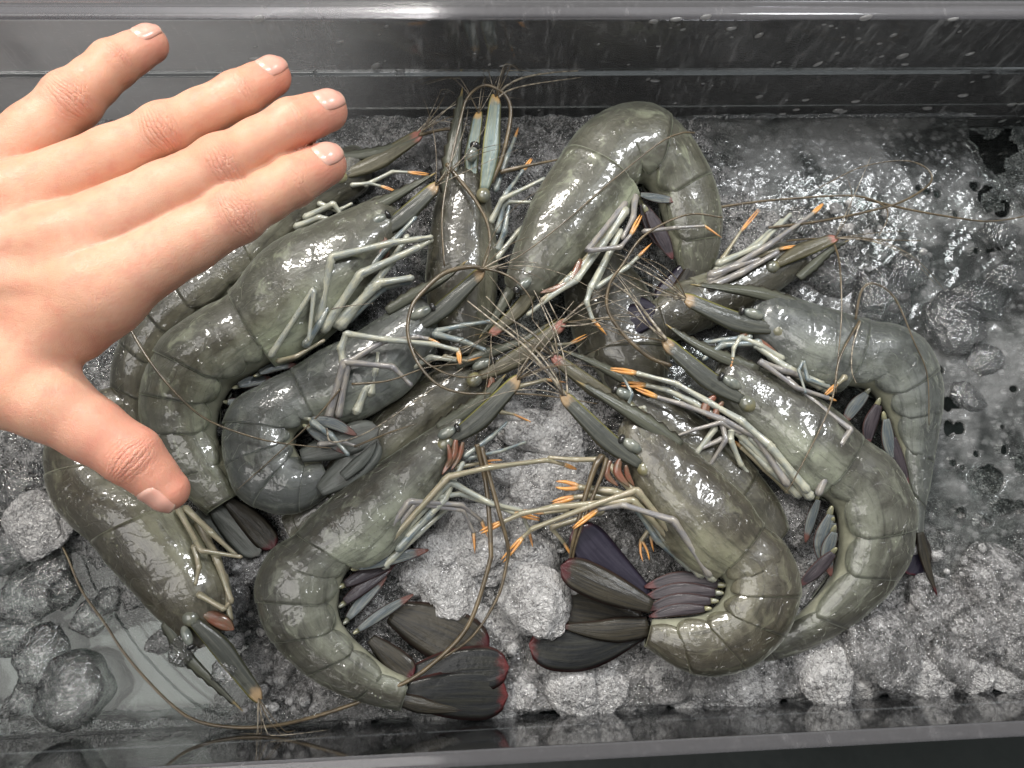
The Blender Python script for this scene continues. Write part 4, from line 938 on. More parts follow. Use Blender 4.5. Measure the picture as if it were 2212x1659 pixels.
# third right prawn
prawn('greenish grey prawn at upper right, tail hanging straight down its right side', [
    (1692, 642, 1642, 750), (1732, 658, 1682, 787), (1775, 672, 1727, 820), (1820, 685, 1772, 834), (1862, 697, 1818, 840),
    (1935, 712, 1852, 842), (1985, 747, 1882, 852), (2020, 815, 1902, 878), (2026, 885, 1917, 905), (2017, 960, 1932, 945), (2007, 1040, 1950, 1010), (1995, 1110, 1962, 1070), (1992, 1180, 1968, 1150)],
    4, 3.9, 'shell_grey', zs=[4.0, 3.9, 3.3, 2.4], roll=0.2,
    rostrum=([(1720, 655), (1640, 632), (1565, 622), (1492, 614)], (4.8, 5.1), 1), ros_w=34,
    scales=[([(1672, 708), (1575, 678), (1476, 642)], 52, 'scale_grey', (4.9, 5.3), 1)], eyes=[(1650, 685, 1605, 672, 12, 5.0, False)],
    mouth=[([(1620, 710), (1608, 728), (1640, 745)], 20, (4.9, 4.7)), ([(1640, 735), (1665, 760), (1690, 778)], 26, (4.8, 4.6))],
    tail=[([(1985, 1150), (1975, 1200), (1960, 1240)], 54, 'fan_purple', (2.6, 2.2), 1, 'oval'), ([(1988, 1150), (2002, 1215), (2025, 1288)], 22, 'fan_brown', (2.9, 2.6), 1, 'lance'), ([(1975, 1130), (1985, 1180), (1990, 1225)], 40, 'fan_brown', (2.4, 2.2), 1, 'oval')],
    pleo=[([(1872, 850), (1845, 880), (1822, 915)], 28, 'pleopod_blue', (4.0, 3.4)), ([(1898, 875), (1880, 920), (1875, 960)], 30, 'pleopod_dark', (3.9, 3.2)), ([(1915, 905), (1922, 960), (1940, 1010)], 30, 'pleopod_blue', (3.9, 3.2)), ([(1930, 945), (1945, 1000), (1962, 1050)], 26, 'pleopod_dark', (3.6, 3.0))],
    legs=[dict(p=[(1690, 775), (1640, 745), (1600, 728), (1585, 752), (1583, 772)], z=(4.6, 4.9, 4.9, 4.9, 4.8), r=8, m='leg_pale', tip=(1578, 797)),
          dict(p=[(1640, 740), (1560, 745), (1520, 776)], z=(4.8, 4.8, 4.6), r=9, m='leg_blue'), dict(p=[(1620, 728), (1560, 735), (1505, 742)], z=(4.7, 4.7, 4.5), r=8, m='leg_blue'),
          dict(p=[(1730, 810), (1690, 800), (1640, 780), (1722, 838), (1790, 860)], z=(4.7, 5.0, 5.2, 5.2, 5.0), r=9, m='leg_mauve', tip=(1808, 866)),
          dict(p=[(1790, 836), (1745, 820), (1735, 780), (1725, 800), (1740, 848)], z=(4.8, 5.1, 5.3, 5.3, 5.2), r=6, m='leg_blue'), dict(p=[(1825, 815), (1808, 830)], z=(5.0, 5.1), r=8, m='leg_olive', c=(1782, 853), open=0.08),
          dict(p=[(1775, 834), (1700, 795), (1630, 745)], z=(4.6, 4.8, 4.8), r=12, m='leg_pale'), dict(p=[(1795, 845), (1730, 815), (1660, 770)], z=(4.4, 4.6, 4.6), r=11, m='leg_pale')],
    ant=[([(1480, 645), (1440, 615), (1400, 590), (1340, 560)], 4.2, 'antennule', (5.3, 5.5, 5.2)), ([(1478, 650), (1430, 630), (1370, 600)], 3.4, 'antennule', (5.3, 5.5, 5.2)), ([(1480, 648), (1440, 640), (1390, 628), (1330, 590)], 3.0, 'antennule', (5.3, 5.5, 5.2)),
         ([(1803, 529), (1814, 573), (1818, 675), (1810, 780), (1806, 850)], 3.2, 'antenna', (4.2, 5.6, 5.6, 5.6)), ([(1848, 690), (1861, 628), (1890, 613), (1934, 646), (1974, 737), (2003, 810), (2007, 919)], 4.0, 'antenna', (5.2, 5.8, 5.6, 5.2, 4.4)),
         ([(1857, 693), (1814, 774), (1792, 880), (1719, 1029), (1697, 1065)], 4.0, 'antenna', (5.4, 5.8, 5.6, 5.2)), ([(1858, 695), (1842, 750), (1840, 800), (1850, 830)], 3.4, 'antennule', (5.4, 5.4, 5.0))])

# big prawn at top centre
prawn('biggest pale green prawn at top centre bent over double, head pointing down left', [
    (1098, 592, 1180, 628), (1120, 522, 1252, 570), (1146, 457, 1308, 514), (1180, 396, 1350, 463), (1222, 334, 1374, 422),
    (1262, 282, 1382, 406), (1322, 247, 1390, 399), (1400, 243, 1397, 401), (1470, 290, 1404, 416), (1525, 370, 1417, 440), (1551, 450, 1432, 490), (1551, 530, 1449, 545), (1535, 592, 1466, 590), (1512, 645, 1470, 632), (1490, 690, 1465, 670)],
    4, 4.4, 'shell_green', zs=[4.9, 4.6, 4.2, 3.2, 2.0], roll=0.9,
    rostrum=([(1120, 590), (1095, 640), (1065, 690), (1035, 730)], (5.0, 4.8), -1), ros_w=30,
    scales=[([(1160, 605), (1115, 665), (1058, 725)], 36, 'scale_brown', (5.2, 4.8), 1)], eyes=[(1150, 600, 1118, 625, 11, 5.5, True)],
    mouth=[([(1255, 560), (1230, 610), (1168, 632)], 22, (5.8, 5.6))],
    tail=[([(1500, 575), (1490, 625), (1470, 670)], 56, 'fan_brown', (3.3, 2.8), 1, 'oval'), ([(1520, 580), (1525, 630), (1515, 675)], 50, 'fan_dark', (3.1, 2.6), 1, 'oval'), ([(1480, 578), (1455, 625), (1430, 660)], 48, 'fan_purple', (3.1, 2.6), 1, 'oval')],
    pleo=[([(1384, 420), (1425, 428), (1464, 433)], 22, 'pleopod_blue', (4.8, 4.4)), ([(1400, 455), (1430, 510), (1453, 560)], 32, 'pleopod_dark', (4.6, 4.0)), ([(1388, 440), (1410, 490), (1440, 545)], 34, 'pleopod_dark', (4.4, 3.8))],
    legs=[dict(p=[(1350, 440), (1268, 542), (1340, 534), (1362, 508)], z=(5.4, 6.3, 6.0, 5.8), r=8, m='leg_mauve', c=(1385, 464), open=0.07), dict(p=[(1372, 425), (1368, 470), (1345, 515)], z=(5.0, 5.6, 5.4), r=9, m='leg_mauve'),
          dict(p=[(1330, 490), (1245, 605), (1190, 640), (1140, 680)], z=(5.4, 5.8, 5.5, 5.0), r=9, m='leg_pale'), dict(p=[(1340, 500), (1276, 622), (1267, 652), (1280, 690)], z=(5.2, 5.6, 5.5, 5.2), r=9, m='leg_pale', tip=(1311, 724)),
          dict(p=[(1325, 530), (1282, 624), (1355, 577), (1378, 555)], z=(5.0, 5.3, 5.2, 5.1), r=8, m='leg_pale', tip=(1408, 525)), dict(p=[(1350, 455), (1300, 530), (1220, 610)], z=(5.4, 5.6, 5.6), r=12, m='leg_pale'), dict(p=[(1310, 510), (1240, 590), (1170, 650)], z=(5.5, 5.6, 5.4), r=10, m='leg_olive'),
          dict(p=[(1390, 500), (1460, 492), (1522, 488)], z=(4.8, 5.6, 5.6), r=6, m='leg_mauve', tip=(1560, 514))],
    ant=[([(1500, 287), (1470, 288), (1420, 312), (1311, 400), (1202, 494), (1110, 560), (1050, 580), (1000, 572)], 3.2, 'antenna', (6.0, 6.4, 6.6, 6.2, 5.8)), ([(1060, 722), (1000, 750), (930, 745)], 3, 'antenna', (4.8, 5.2, 5.2))])

# upright prawn at the back
prawn('slim brown grey prawn at the back pointing straight up at the far wall', [
    (957, 395, 1052, 402), (943, 450, 1062, 460), (934, 510, 1068, 520), (927, 580, 1072, 582), (928, 650, 1068, 650), (940, 715, 1060, 712), (955, 770, 1055, 770)],
    5, 3.4, 'shell_brown', zs=[3.8, 3.4, 2.6], roll=0.6, ncuts=2,
    rostrum=([(968, 420), (978, 340), (990, 260), (999, 188)], (4.4, 5.0), -1), ros_w=44,
    scales=[([(1045, 408), (1055, 305), (1071, 204)], 42, 'scale_blue', (4.8, 5.6), -1), ([(1022, 400), (1026, 325), (1034, 240)], 34, 'scale_blue', (4.4, 4.9), 1)],
    eyes=[(1015, 350, 1025, 318, 13, 4.9, True)],
    legs=[dict(p=[(1060, 480), (1085, 430), (1176, 386)], z=(4.0, 4.6, 4.2), r=8, m='leg_pale'), dict(p=[(1070, 470), (1096, 436), (1150, 437)], z=(3.8, 4.2, 4.0), r=7, m='leg_pale'), dict(p=[(1075, 500), (1092, 420), (1130, 368)], z=(3.8, 4.3, 4.0), r=8, m='leg_blue', c=(1149, 342), open=0.08),
          dict(p=[(1070, 410), (1095, 340), (1112, 298)], z=(4.2, 4.3, 4.0), r=8, m='leg_blue', tip=(1120, 275)), dict(p=[(1075, 540), (1090, 500), (1100, 440)], z=(3.6, 4.0, 4.0), r=9, m='leg_blue'), dict(p=[(1072, 560), (1120, 500), (1150, 470)], z=(3.6, 3.8, 3.6), r=8, m='leg_pale')],
    ant=[([(1075, 205), (1095, 185), (1130, 168), (1190, 157), (1249, 153)], 4.6, 'antennule', (5.6, 6.0, 6.0)), ([(1077, 210), (1100, 195), (1150, 182), (1255, 167)], 3.8, 'antennule', (5.6, 5.9, 5.8)),
         ([(1062, 395), (1085, 340), (1102, 260), (1098, 215), (1070, 190), (1040, 186), (1008, 215), (990, 280), (968, 380), (955, 470), (960, 575)], 5.5, 'antenna', (4.6, 5.4, 5.8, 5.6, 5.4, 5.4)),
         ([(965, 355), (990, 385), (1025, 430), (1052, 480), (1058, 530), (1045, 580)], 6.0, 'antenna', (5.0, 5.2, 5.2, 5.2, 5.0)), ([(1080, 372), (1140, 358), (1205, 345)], 7, 'antenna', (4.6, 4.8, 4.4))])

# upper left prawn under the fingers
prawn('pale green prawn below the fingers with thick cream legs, body curving down left', [
    (802, 440, 850, 545), (737, 472, 807, 622), (672, 502, 752, 682), (602, 535, 692, 732), (547, 585, 642, 767), (503, 640, 592, 787),
    (430, 685, 562, 807), (365, 735, 517, 832), (325, 805, 492, 862), (310, 880, 477, 902), (330, 960, 477, 947), (380, 1040, 502, 1002), (450, 1112, 532, 1062)],
    5, 4.2, 'shell_green', zs=[4.2, 4.2, 3.8, 3.0], roll=0.45,
    rostrum=([(760, 462), (820, 440), (885, 405), (943, 372)], (5.0, 5.2), -1), ros_w=34, scales=[([(815, 505), (880, 450), (945, 398)], 46, 'scale_grey', (5.0, 5.2), -1)], eyes=[(795, 490, 835, 465, 12, 5.1, False)],
    mouth=[([(815, 500), (825, 535), (800, 570)], 20, (5.2, 5.0)), ([(830, 510), (835, 545), (815, 585)], 16, (5.1, 4.9))],
    tail=[([(455, 1090), (505, 1140), (560, 1200)], 46, 'fan_grey', (3.0, 2.6), 1, 'oval'), ([(490, 1080), (545, 1130), (592, 1185)], 40, 'fan_brown', (3.1, 2.6), 1, 'oval'), ([(430, 1100), (470, 1150), (520, 1190)], 36, 'fan_grey', (2.8, 2.6), 1, 'lance')],
    pleo=[([(560, 805), (600, 790), (640, 788)], 24, 'pleopod_blue', (4.4, 3.8)), ([(515, 832), (550, 822), (590, 818)], 26, 'pleopod_blue', (4.3, 3.7)), ([(492, 868), (515, 872), (540, 868)], 24, 'pleopod_blue', (4.2, 3.6))],
    legs=[dict(p=[(688, 695), (716, 556), (850, 524), (905, 516), (932, 512)], z=(5.2, 6.2, 5.9, 5.6, 5.4), r=11), dict(p=[(700, 712), (779, 592), (903, 535), (932, 518)], z=(5.0, 5.8, 5.4, 5.2), r=12),
          dict(p=[(727, 700), (819, 612), (890, 600)], z=(4.8, 5.4, 5.0), r=14), dict(p=[(585, 768), (679, 622), (667, 735)], z=(5.4, 6.2, 5.8), r=8, m='leg_pale'), dict(p=[(735, 705), (800, 625), (850, 560), (880, 510)], z=(4.8, 5.2, 5.2, 5.0), r=13, m='leg_pale'),
          dict(p=[(750, 690), (830, 620), (885, 610)], z=(4.6, 4.9, 4.6), r=12, m='leg_blue'), dict(p=[(600, 780), (640, 770), (700, 735)], z=(5.0, 5.2, 4.9), r=7, m='leg_olive'), dict(p=[(800, 580), (850, 520), (898, 470)], z=(5.0, 5.2, 5.0), r=9, m='leg_blue'),
          dict(p=[(660, 745), (690, 700), (720, 640)], z=(5.2, 5.4, 5.2), r=10, m='leg_blue')],
    ant=[([(275, 700), (320, 775), (380, 850), (450, 908), (560, 948), (650, 962), (715, 968)], 4.6, 'antenna', (5.6, 5.8, 5.8, 5.8, 6.0)), ([(735, 840), (680, 905), (600, 980), (510, 1060)], 3.2, 'antenna', (6.0, 5.8, 5.4)), ([(715, 668), (760, 660), (806, 655)], 2.4, 'antennule', (5.8, 6.0))])

# grey prawn left of centre, tail tucked under
prawn('blue grey prawn left of centre with its abdomen folded under and pale tail blades', [
    (872, 657, 930, 768), (812, 702, 887, 832), (752, 737, 832, 872), (692, 767, 762, 907), (632, 802, 687, 917),
    (575, 832, 672, 922), (515, 872, 652, 932), (488, 932, 642, 942), (492, 1002, 642, 957), (522, 1070, 647, 972), (590, 1104, 657, 987), (660, 1098, 672, 992), (722, 1055, 692, 987)],
    4, 4.1, 'shell_grey', zs=[4.2, 4.1, 4.2, 4.2], roll=0.35,
    rostrum=([(835, 672), (900, 632), (960, 600), (1010, 562)], (5.1, 5.6), -1), ros_w=32, scales=[([(897, 708), (970, 645), (1045, 582)], 44, 'scale_grey', (5.2, 5.7), -1)], eyes=[(885, 688, 932, 665, 12, 5.3, False)],
    tail=[([(690, 1060), (755, 1010), (815, 946)], 56, 'fan_grey', (4.9, 5.2), 1, 'oval'), ([(650, 985), (730, 958), (818, 925)], 50, 'fan_grey', (5.2, 5.2), 1, 'oval'), ([(740, 1030), (790, 985), (815, 950)], 26, 'fan_grey', (5.4, 5.5), 1, 'lance')],
    pleo=[([(668, 925), (700, 945), (750, 980)], 28, 'pleopod_blue', (5.6, 5.6)), ([(672, 905), (720, 915), (770, 940)], 26, 'pleopod_blue', (5.5, 5.5))],
    mouth=[([(868, 705), (872, 735), (865, 770)], 16, (5.3, 5.2))], legmat='leg_mauve',
    legs=[dict(p=[(709, 904), (743, 782), (848, 792), (888, 832)], z=(5.2, 6.2, 6.0, 5.6), r=10), dict(p=[(731, 897), (753, 782), (826, 738), (903, 728), (925, 732)], z=(5.2, 6.1, 6.1, 5.9, 5.8), r=9, tip=(955, 744)),
          dict(p=[(742, 785), (736, 752), (748, 721), (837, 734), (940, 744), (990, 757)], z=(6.0, 6.2, 6.4, 6.3, 6.0, 5.8), r=10, m='leg_pale', c=(994, 788), open=0.07), dict(p=[(800, 850), (812, 800), (818, 762)], z=(5.0, 5.4, 5.4), r=11, m='leg_pale'),
          dict(p=[(939, 722), (1001, 737), (1048, 756)], z=(5.2, 5.2, 5.0), r=9, m='leg_blue'), dict(p=[(943, 716), (1000, 703), (1059, 694)], z=(5.1, 5.1, 4.9), r=8, m='leg_blue'), dict(p=[(770, 890), (790, 840), (840, 800)], z=(5.0, 5.2, 5.0), r=11, m='leg_pale'),
          dict(p=[(880, 800), (930, 772), (985, 778)], z=(4.7, 4.8, 4.6), r=9, m='leg_pale'), dict(p=[(675, 912), (715, 940), (752, 982)], z=(5.8, 5.9, 5.7), r=9, m='leg_blue'), dict(p=[(690, 960), (740, 955), (775, 965)], z=(5.8, 5.8, 5.6), r=7, m='leg_mauve'),
          dict(p=[(960, 770), (1010, 780)], z=(4.7, 4.6), r=6, m='leg_olive', tip=(1042, 770))],
    ant=[([(1045, 583), (1019, 576), (960, 590), (912, 632), (888, 667), (881, 722), (903, 784), (946, 831), (1001, 849), (1060, 850)], 6.5, 'antenna', (5.8, 6.2, 6.4, 6.4, 6.2, 5.8)), ([(1048, 580), (1085, 590), (1120, 612), (1148, 650), (1150, 690)], 4.6, 'antenna', (5.8, 6.0, 5.6)),
         ([(885, 745), (930, 790), (1000, 815), (1080, 800)], 4.5, 'antenna', (5.6, 6.0, 5.8)), ([(1044, 580), (1080, 560), (1130, 540)], 3.4, 'antennule', (5.8, 6.0)), ([(760, 830), (840, 822), (920, 795), (1000, 785)], 4, 'antenna', (6.0, 6.2, 6.0)), ([(705, 925), (720, 955), (800, 930), (920, 850), (1000, 795)], 3.4, 'antennule', (6.0, 6.2, 5.8)),
         ([(765, 965), (840, 935), (900, 915)], 4, 'antenna', (6.0, 5.8))])

# prawn between the grey one and the front left one
prawn('dark olive prawn squeezed between front left prawn and blue grey prawn, reddish blade tip', [
    (1012, 775, 1042, 860), (942, 802, 992, 902), (872, 850, 922, 962), (802, 910, 852, 1022), (742, 970, 792, 1072), (690, 1030, 730, 1110), (650, 1085, 670, 1150), (610, 1120, 640, 1180)],
    5, 2.9, 'shell_brown', roll=0.2, ncuts=3, rostrum=([(985, 790), (1060, 760), (1130, 735), (1200, 690)], (3.9, 4.6), -1), ros_w=30, scales=[([(1035, 812), (1130, 755), (1222, 694)], 44, 'scale_brown', (4.2, 5.0), -1)], eyes=[(1020, 795, 1062, 778, 11, 4.3, False)],
    mouth=[([(1055, 800), (1062, 825), (1050, 850)], 16, (4.2, 4.1))], legmat='leg_olive',
    legs=[dict(p=[(1060, 880), (1120, 835), (1180, 820)], z=(3.4, 3.6, 3.4), r=8, tip=(1222, 826)), dict(p=[(1080, 890), (1110, 895)], z=(3.2, 3.2), r=6, tip=(1162, 918)), dict(p=[(1150, 740), (1200, 745), (1232, 742)], z=(3.8, 4.0, 4.0), r=6, c=(1268, 724), open=0.1)],
    ant=[([(1215, 695), (1255, 660), (1300, 640), (1370, 620)], 3.6, 'antennule', (5.0, 5.4, 5.2)), ([(1212, 705), (1270, 700), (1330, 680)], 3.4, 'antennule', (5.0, 5.3, 5.2)), ([(1205, 690), (1190, 660), (1160, 600)], 3.0, 'antennule', (5.0, 5.4, 5.2)), ([(1110, 850), (1180, 855), (1290, 872)], 4, 'antenna', (4.2, 4.4, 4.2))])

# prawn between the two right hand ones
prawn('dark prawn lying between the front right and second right prawns, brown blade tip', [
    (1372, 817, 1345, 897), (1442, 857, 1402, 947), (1512, 907, 1462, 1002), (1582, 962, 1522, 1062), (1632, 1022, 1572, 1112), (1675, 1080, 1622, 1150), (1700, 1140, 1650, 1200)],
    4, 2.9, 'shell_brown', roll=0.3, ncuts=2, rostrum=([(1410, 850), (1345, 815), (1275, 780), (1210, 755)], (3.9, 4.4), 1), ros_w=30, scales=[([(1350, 872), (1275, 822), (1190, 767)], 42, 'scale_brown', (4.3, 5.0), 1)], eyes=[(1365, 860, 1330, 842, 12, 4.4, False)],
    legs=[dict(p=[(1352, 890), (1365, 850), (1345, 812)], z=(4.2, 4.6, 4.4), r=6, m='leg_blue'), dict(p=[(1370, 885), (1392, 880), (1398, 905)], z=(4.3, 4.6, 4.4), r=6, m='leg_pale')],
    ant=[([(1195, 768), (1150, 720), (1090, 680), (1050, 640)], 4.6, 'antennule', (5.0, 5.4, 5.2)), ([(1200, 765), (1185, 735), (1150, 690)], 3.8, 'antennule', (5.0, 5.3, 5.2)), ([(1205, 768), (1195, 720), (1160, 640), (1130, 590)], 3.2, 'antennule', (5.0, 5.5, 5.2))])

# prawn behind, head towards the right
prawn('brown prawn behind at right of centre, bundle of legs pointing up right over the ice', [
    (1735, 585, 1672, 530), (1660, 640, 1600, 560), (1592, 680, 1532, 585), (1532, 702, 1480, 602), (1480, 722, 1440, 622), (1442, 735, 1410, 645), (1400, 740, 1382, 670)],
    3, 2.7, 'shell_brown', ncuts=3, roll=0.5, rostrum=([(1725, 600), (1760, 570), (1800, 535), (1835, 518)], (3.4, 3.6), 1), ros_w=26, scales=[([(1680, 570), (1750, 540), (1808, 512)], 38, 'scale_brown', (3.7, 3.8), 1)], legmat='leg_mauve',
    tail=[([(1410, 690), (1375, 690), (1338, 700)], 56, 'fan_purple', (3.8, 3.6), 1, 'oval'), ([(1415, 670), (1380, 665), (1350, 668)], 44, 'fan_purple', (3.5, 3.4), 1, 'oval')],
    legs=[dict(p=[(1533, 605), (1660, 530), (1755, 462)], z=(3.6, 4.2, 3.6), r=9, c=(1778, 440), open=0.06), dict(p=[(1551, 570), (1638, 532), (1708, 463)], z=(3.6, 4.0, 3.5), r=9, m='leg_pale'), dict(p=[(1560, 560), (1600, 500)], z=(3.6, 3.6), r=6, m='leg_olive', c=(1640, 452), open=0.05),
          dict(p=[(1620, 560), (1682, 538)], z=(3.7, 3.6), r=7, m='leg_olive', c=(1722, 531), open=0.05), dict(p=[(1545, 585), (1610, 545), (1690, 475)], z=(3.4, 3.7, 3.3), r=8, m='leg_pale'), dict(p=[(1535, 620), (1600, 590), (1680, 545)], z=(3.8, 4.0, 3.9), r=11), dict(p=[(1535, 595), (1590, 575), (1640, 560)], z=(3.7, 3.9, 3.8), r=11)],
    ant=[([(1661, 492), (1770, 478), (1879, 456), (1952, 434), (2009, 396), (2003, 365), (1952, 347), (1861, 361), (1770, 405)], 4.6, 'antenna', (4.0, 3.4, 3.0, 3.0, 2.6)), ([(1551, 448), (1620, 438), (1697, 430), (1843, 423), (1909, 445), (1916, 474), (1898, 510)], 4.6, 'antenna', (3.4, 3.0, 2.8, 2.6)),
         ([(1870, 430), (1960, 452), (2062, 470), (2135, 478), (2212, 467), (2290, 440)], 4.0, 'antenna', (2.8, 2.4, 2.2)), ([(1700, 520), (1780, 515), (1900, 518), (1990, 520)], 3.2, 'antenna', (3.6, 2.6, 2.2))])

# prawn in the dark middle
prawn('dark olive prawn lowest in the middle of the pile, only its back showing', [
    (1340, 560, 1220, 600), (1385, 620, 1225, 650), (1420, 690, 1240, 710), (1440, 760, 1260, 770), (1430, 830, 1290, 815), (1400, 880, 1310, 850)],
    3, 2.0, 'shell_brown', ncuts=2, roll=1.4)

# prawn under the back of the hand
prawn('dark brown prawn mostly hidden under the hand, its blade pointing at the far wall', [
    (750, 325, 778, 415), (685, 352, 712, 458), (622, 398, 652, 500), (560, 450, 595, 545), (510, 505, 560, 590),
    (445, 560, 500, 640), (380, 600, 440, 690), (315, 655, 390, 740), (268, 730, 350, 800), (245, 820, 330, 870), (250, 910, 330, 930)],
    4, 2.9, 'shell_brown', zs=[3.0, 2.9, 2.6], roll=0.3, rostrum=([(720, 340), (800, 330), (870, 310), (925, 285)], (3.9, 4.0), -1), ros_w=30, scales=[([(745, 375), (830, 330), (912, 286)], 46, 'scale_brown', (3.9, 4.0), -1)],
    legs=[dict(p=[(790, 400), (848, 371), (880, 372)], z=(3.6, 3.8, 3.6), r=6, c=(927, 377), open=0.07), dict(p=[(760, 400), (797, 396), (822, 402)], z=(3.6, 3.7, 3.5), r=6, c=(853, 412), open=0.07), dict(p=[(640, 490), (690, 470), (745, 480)], z=(3.8, 4.2, 3.9), r=9, m='leg_pale'), dict(p=[(660, 470), (720, 440), (742, 470)], z=(3.8, 4.3, 4.0), r=9, m='leg_pale'), dict(p=[(690, 440), (730, 455), (760, 440)], z=(3.8, 4.0, 3.8), r=7, m='leg_pale')],
    ant=[([(905, 290), (940, 260), (985, 218)], 3, 'antennule', (4.0, 4.2)), ([(905, 292), (960, 280), (1005, 285)], 5, 'antenna', (4.0, 4.0)), ([(900, 285), (930, 255), (950, 230)], 2.4, 'antennule', (4.0, 4.3))])

# lowest left prawn
prawn('brown olive prawn at lower left below the thumb, head pointing down right', [
    (388, 1378, 478, 1345), (335, 1320, 495, 1282), (290, 1270, 470, 1212), (250, 1225, 438, 1152), (210, 1175, 390, 1095),
    (165, 1135, 330, 1050), (125, 1085, 272, 1022), (105, 1020, 242, 1002), (108, 960, 238, 975), (140, 900, 252, 942), (192, 860, 272, 912), (252, 838, 300, 892), (310, 830, 335, 880)],
    4, 3.6, 'shell_tan', zs=[3.6, 3.6, 3.2, 2.6], roll=0.25, rostrum=([(355, 1345), (400, 1415), (460, 1475), (525, 1537)], (4.2, 3.6), 1), ros_w=30, scales=[([(418, 1345), (485, 1425), (563, 1513)], 48, 'scale_grey', (4.6, 3.8), 1)], eyes=[(395, 1352, 412, 1395, 11, 4.6, False)], legmat='leg_olive',
    mouth=[([(440, 1325), (480, 1345), (505, 1360)], 34, (4.4, 4.0))],
    legs=[dict(p=[(386, 1101), (434, 1189), (521, 1203)], z=(4.6, 5.0, 4.4), r=8), dict(p=[(401, 1098), (456, 1150), (510, 1200)], z=(4.4, 4.7, 4.2), r=9), dict(p=[(420, 1180), (430, 1225), (422, 1262)], z=(4.8, 4.9, 4.8), r=8), dict(p=[(430, 1284), (485, 1316), (494, 1303)], z=(4.8, 4.9, 4.7), r=8),
          dict(p=[(430, 1130), (470, 1210), (500, 1300)], z=(4.0, 4.2, 4.0), r=12, m='leg_olive'), dict(p=[(450, 1180), (485, 1250), (498, 1340)], z=(3.8, 3.9, 3.8), r=12, m='leg_olive')])

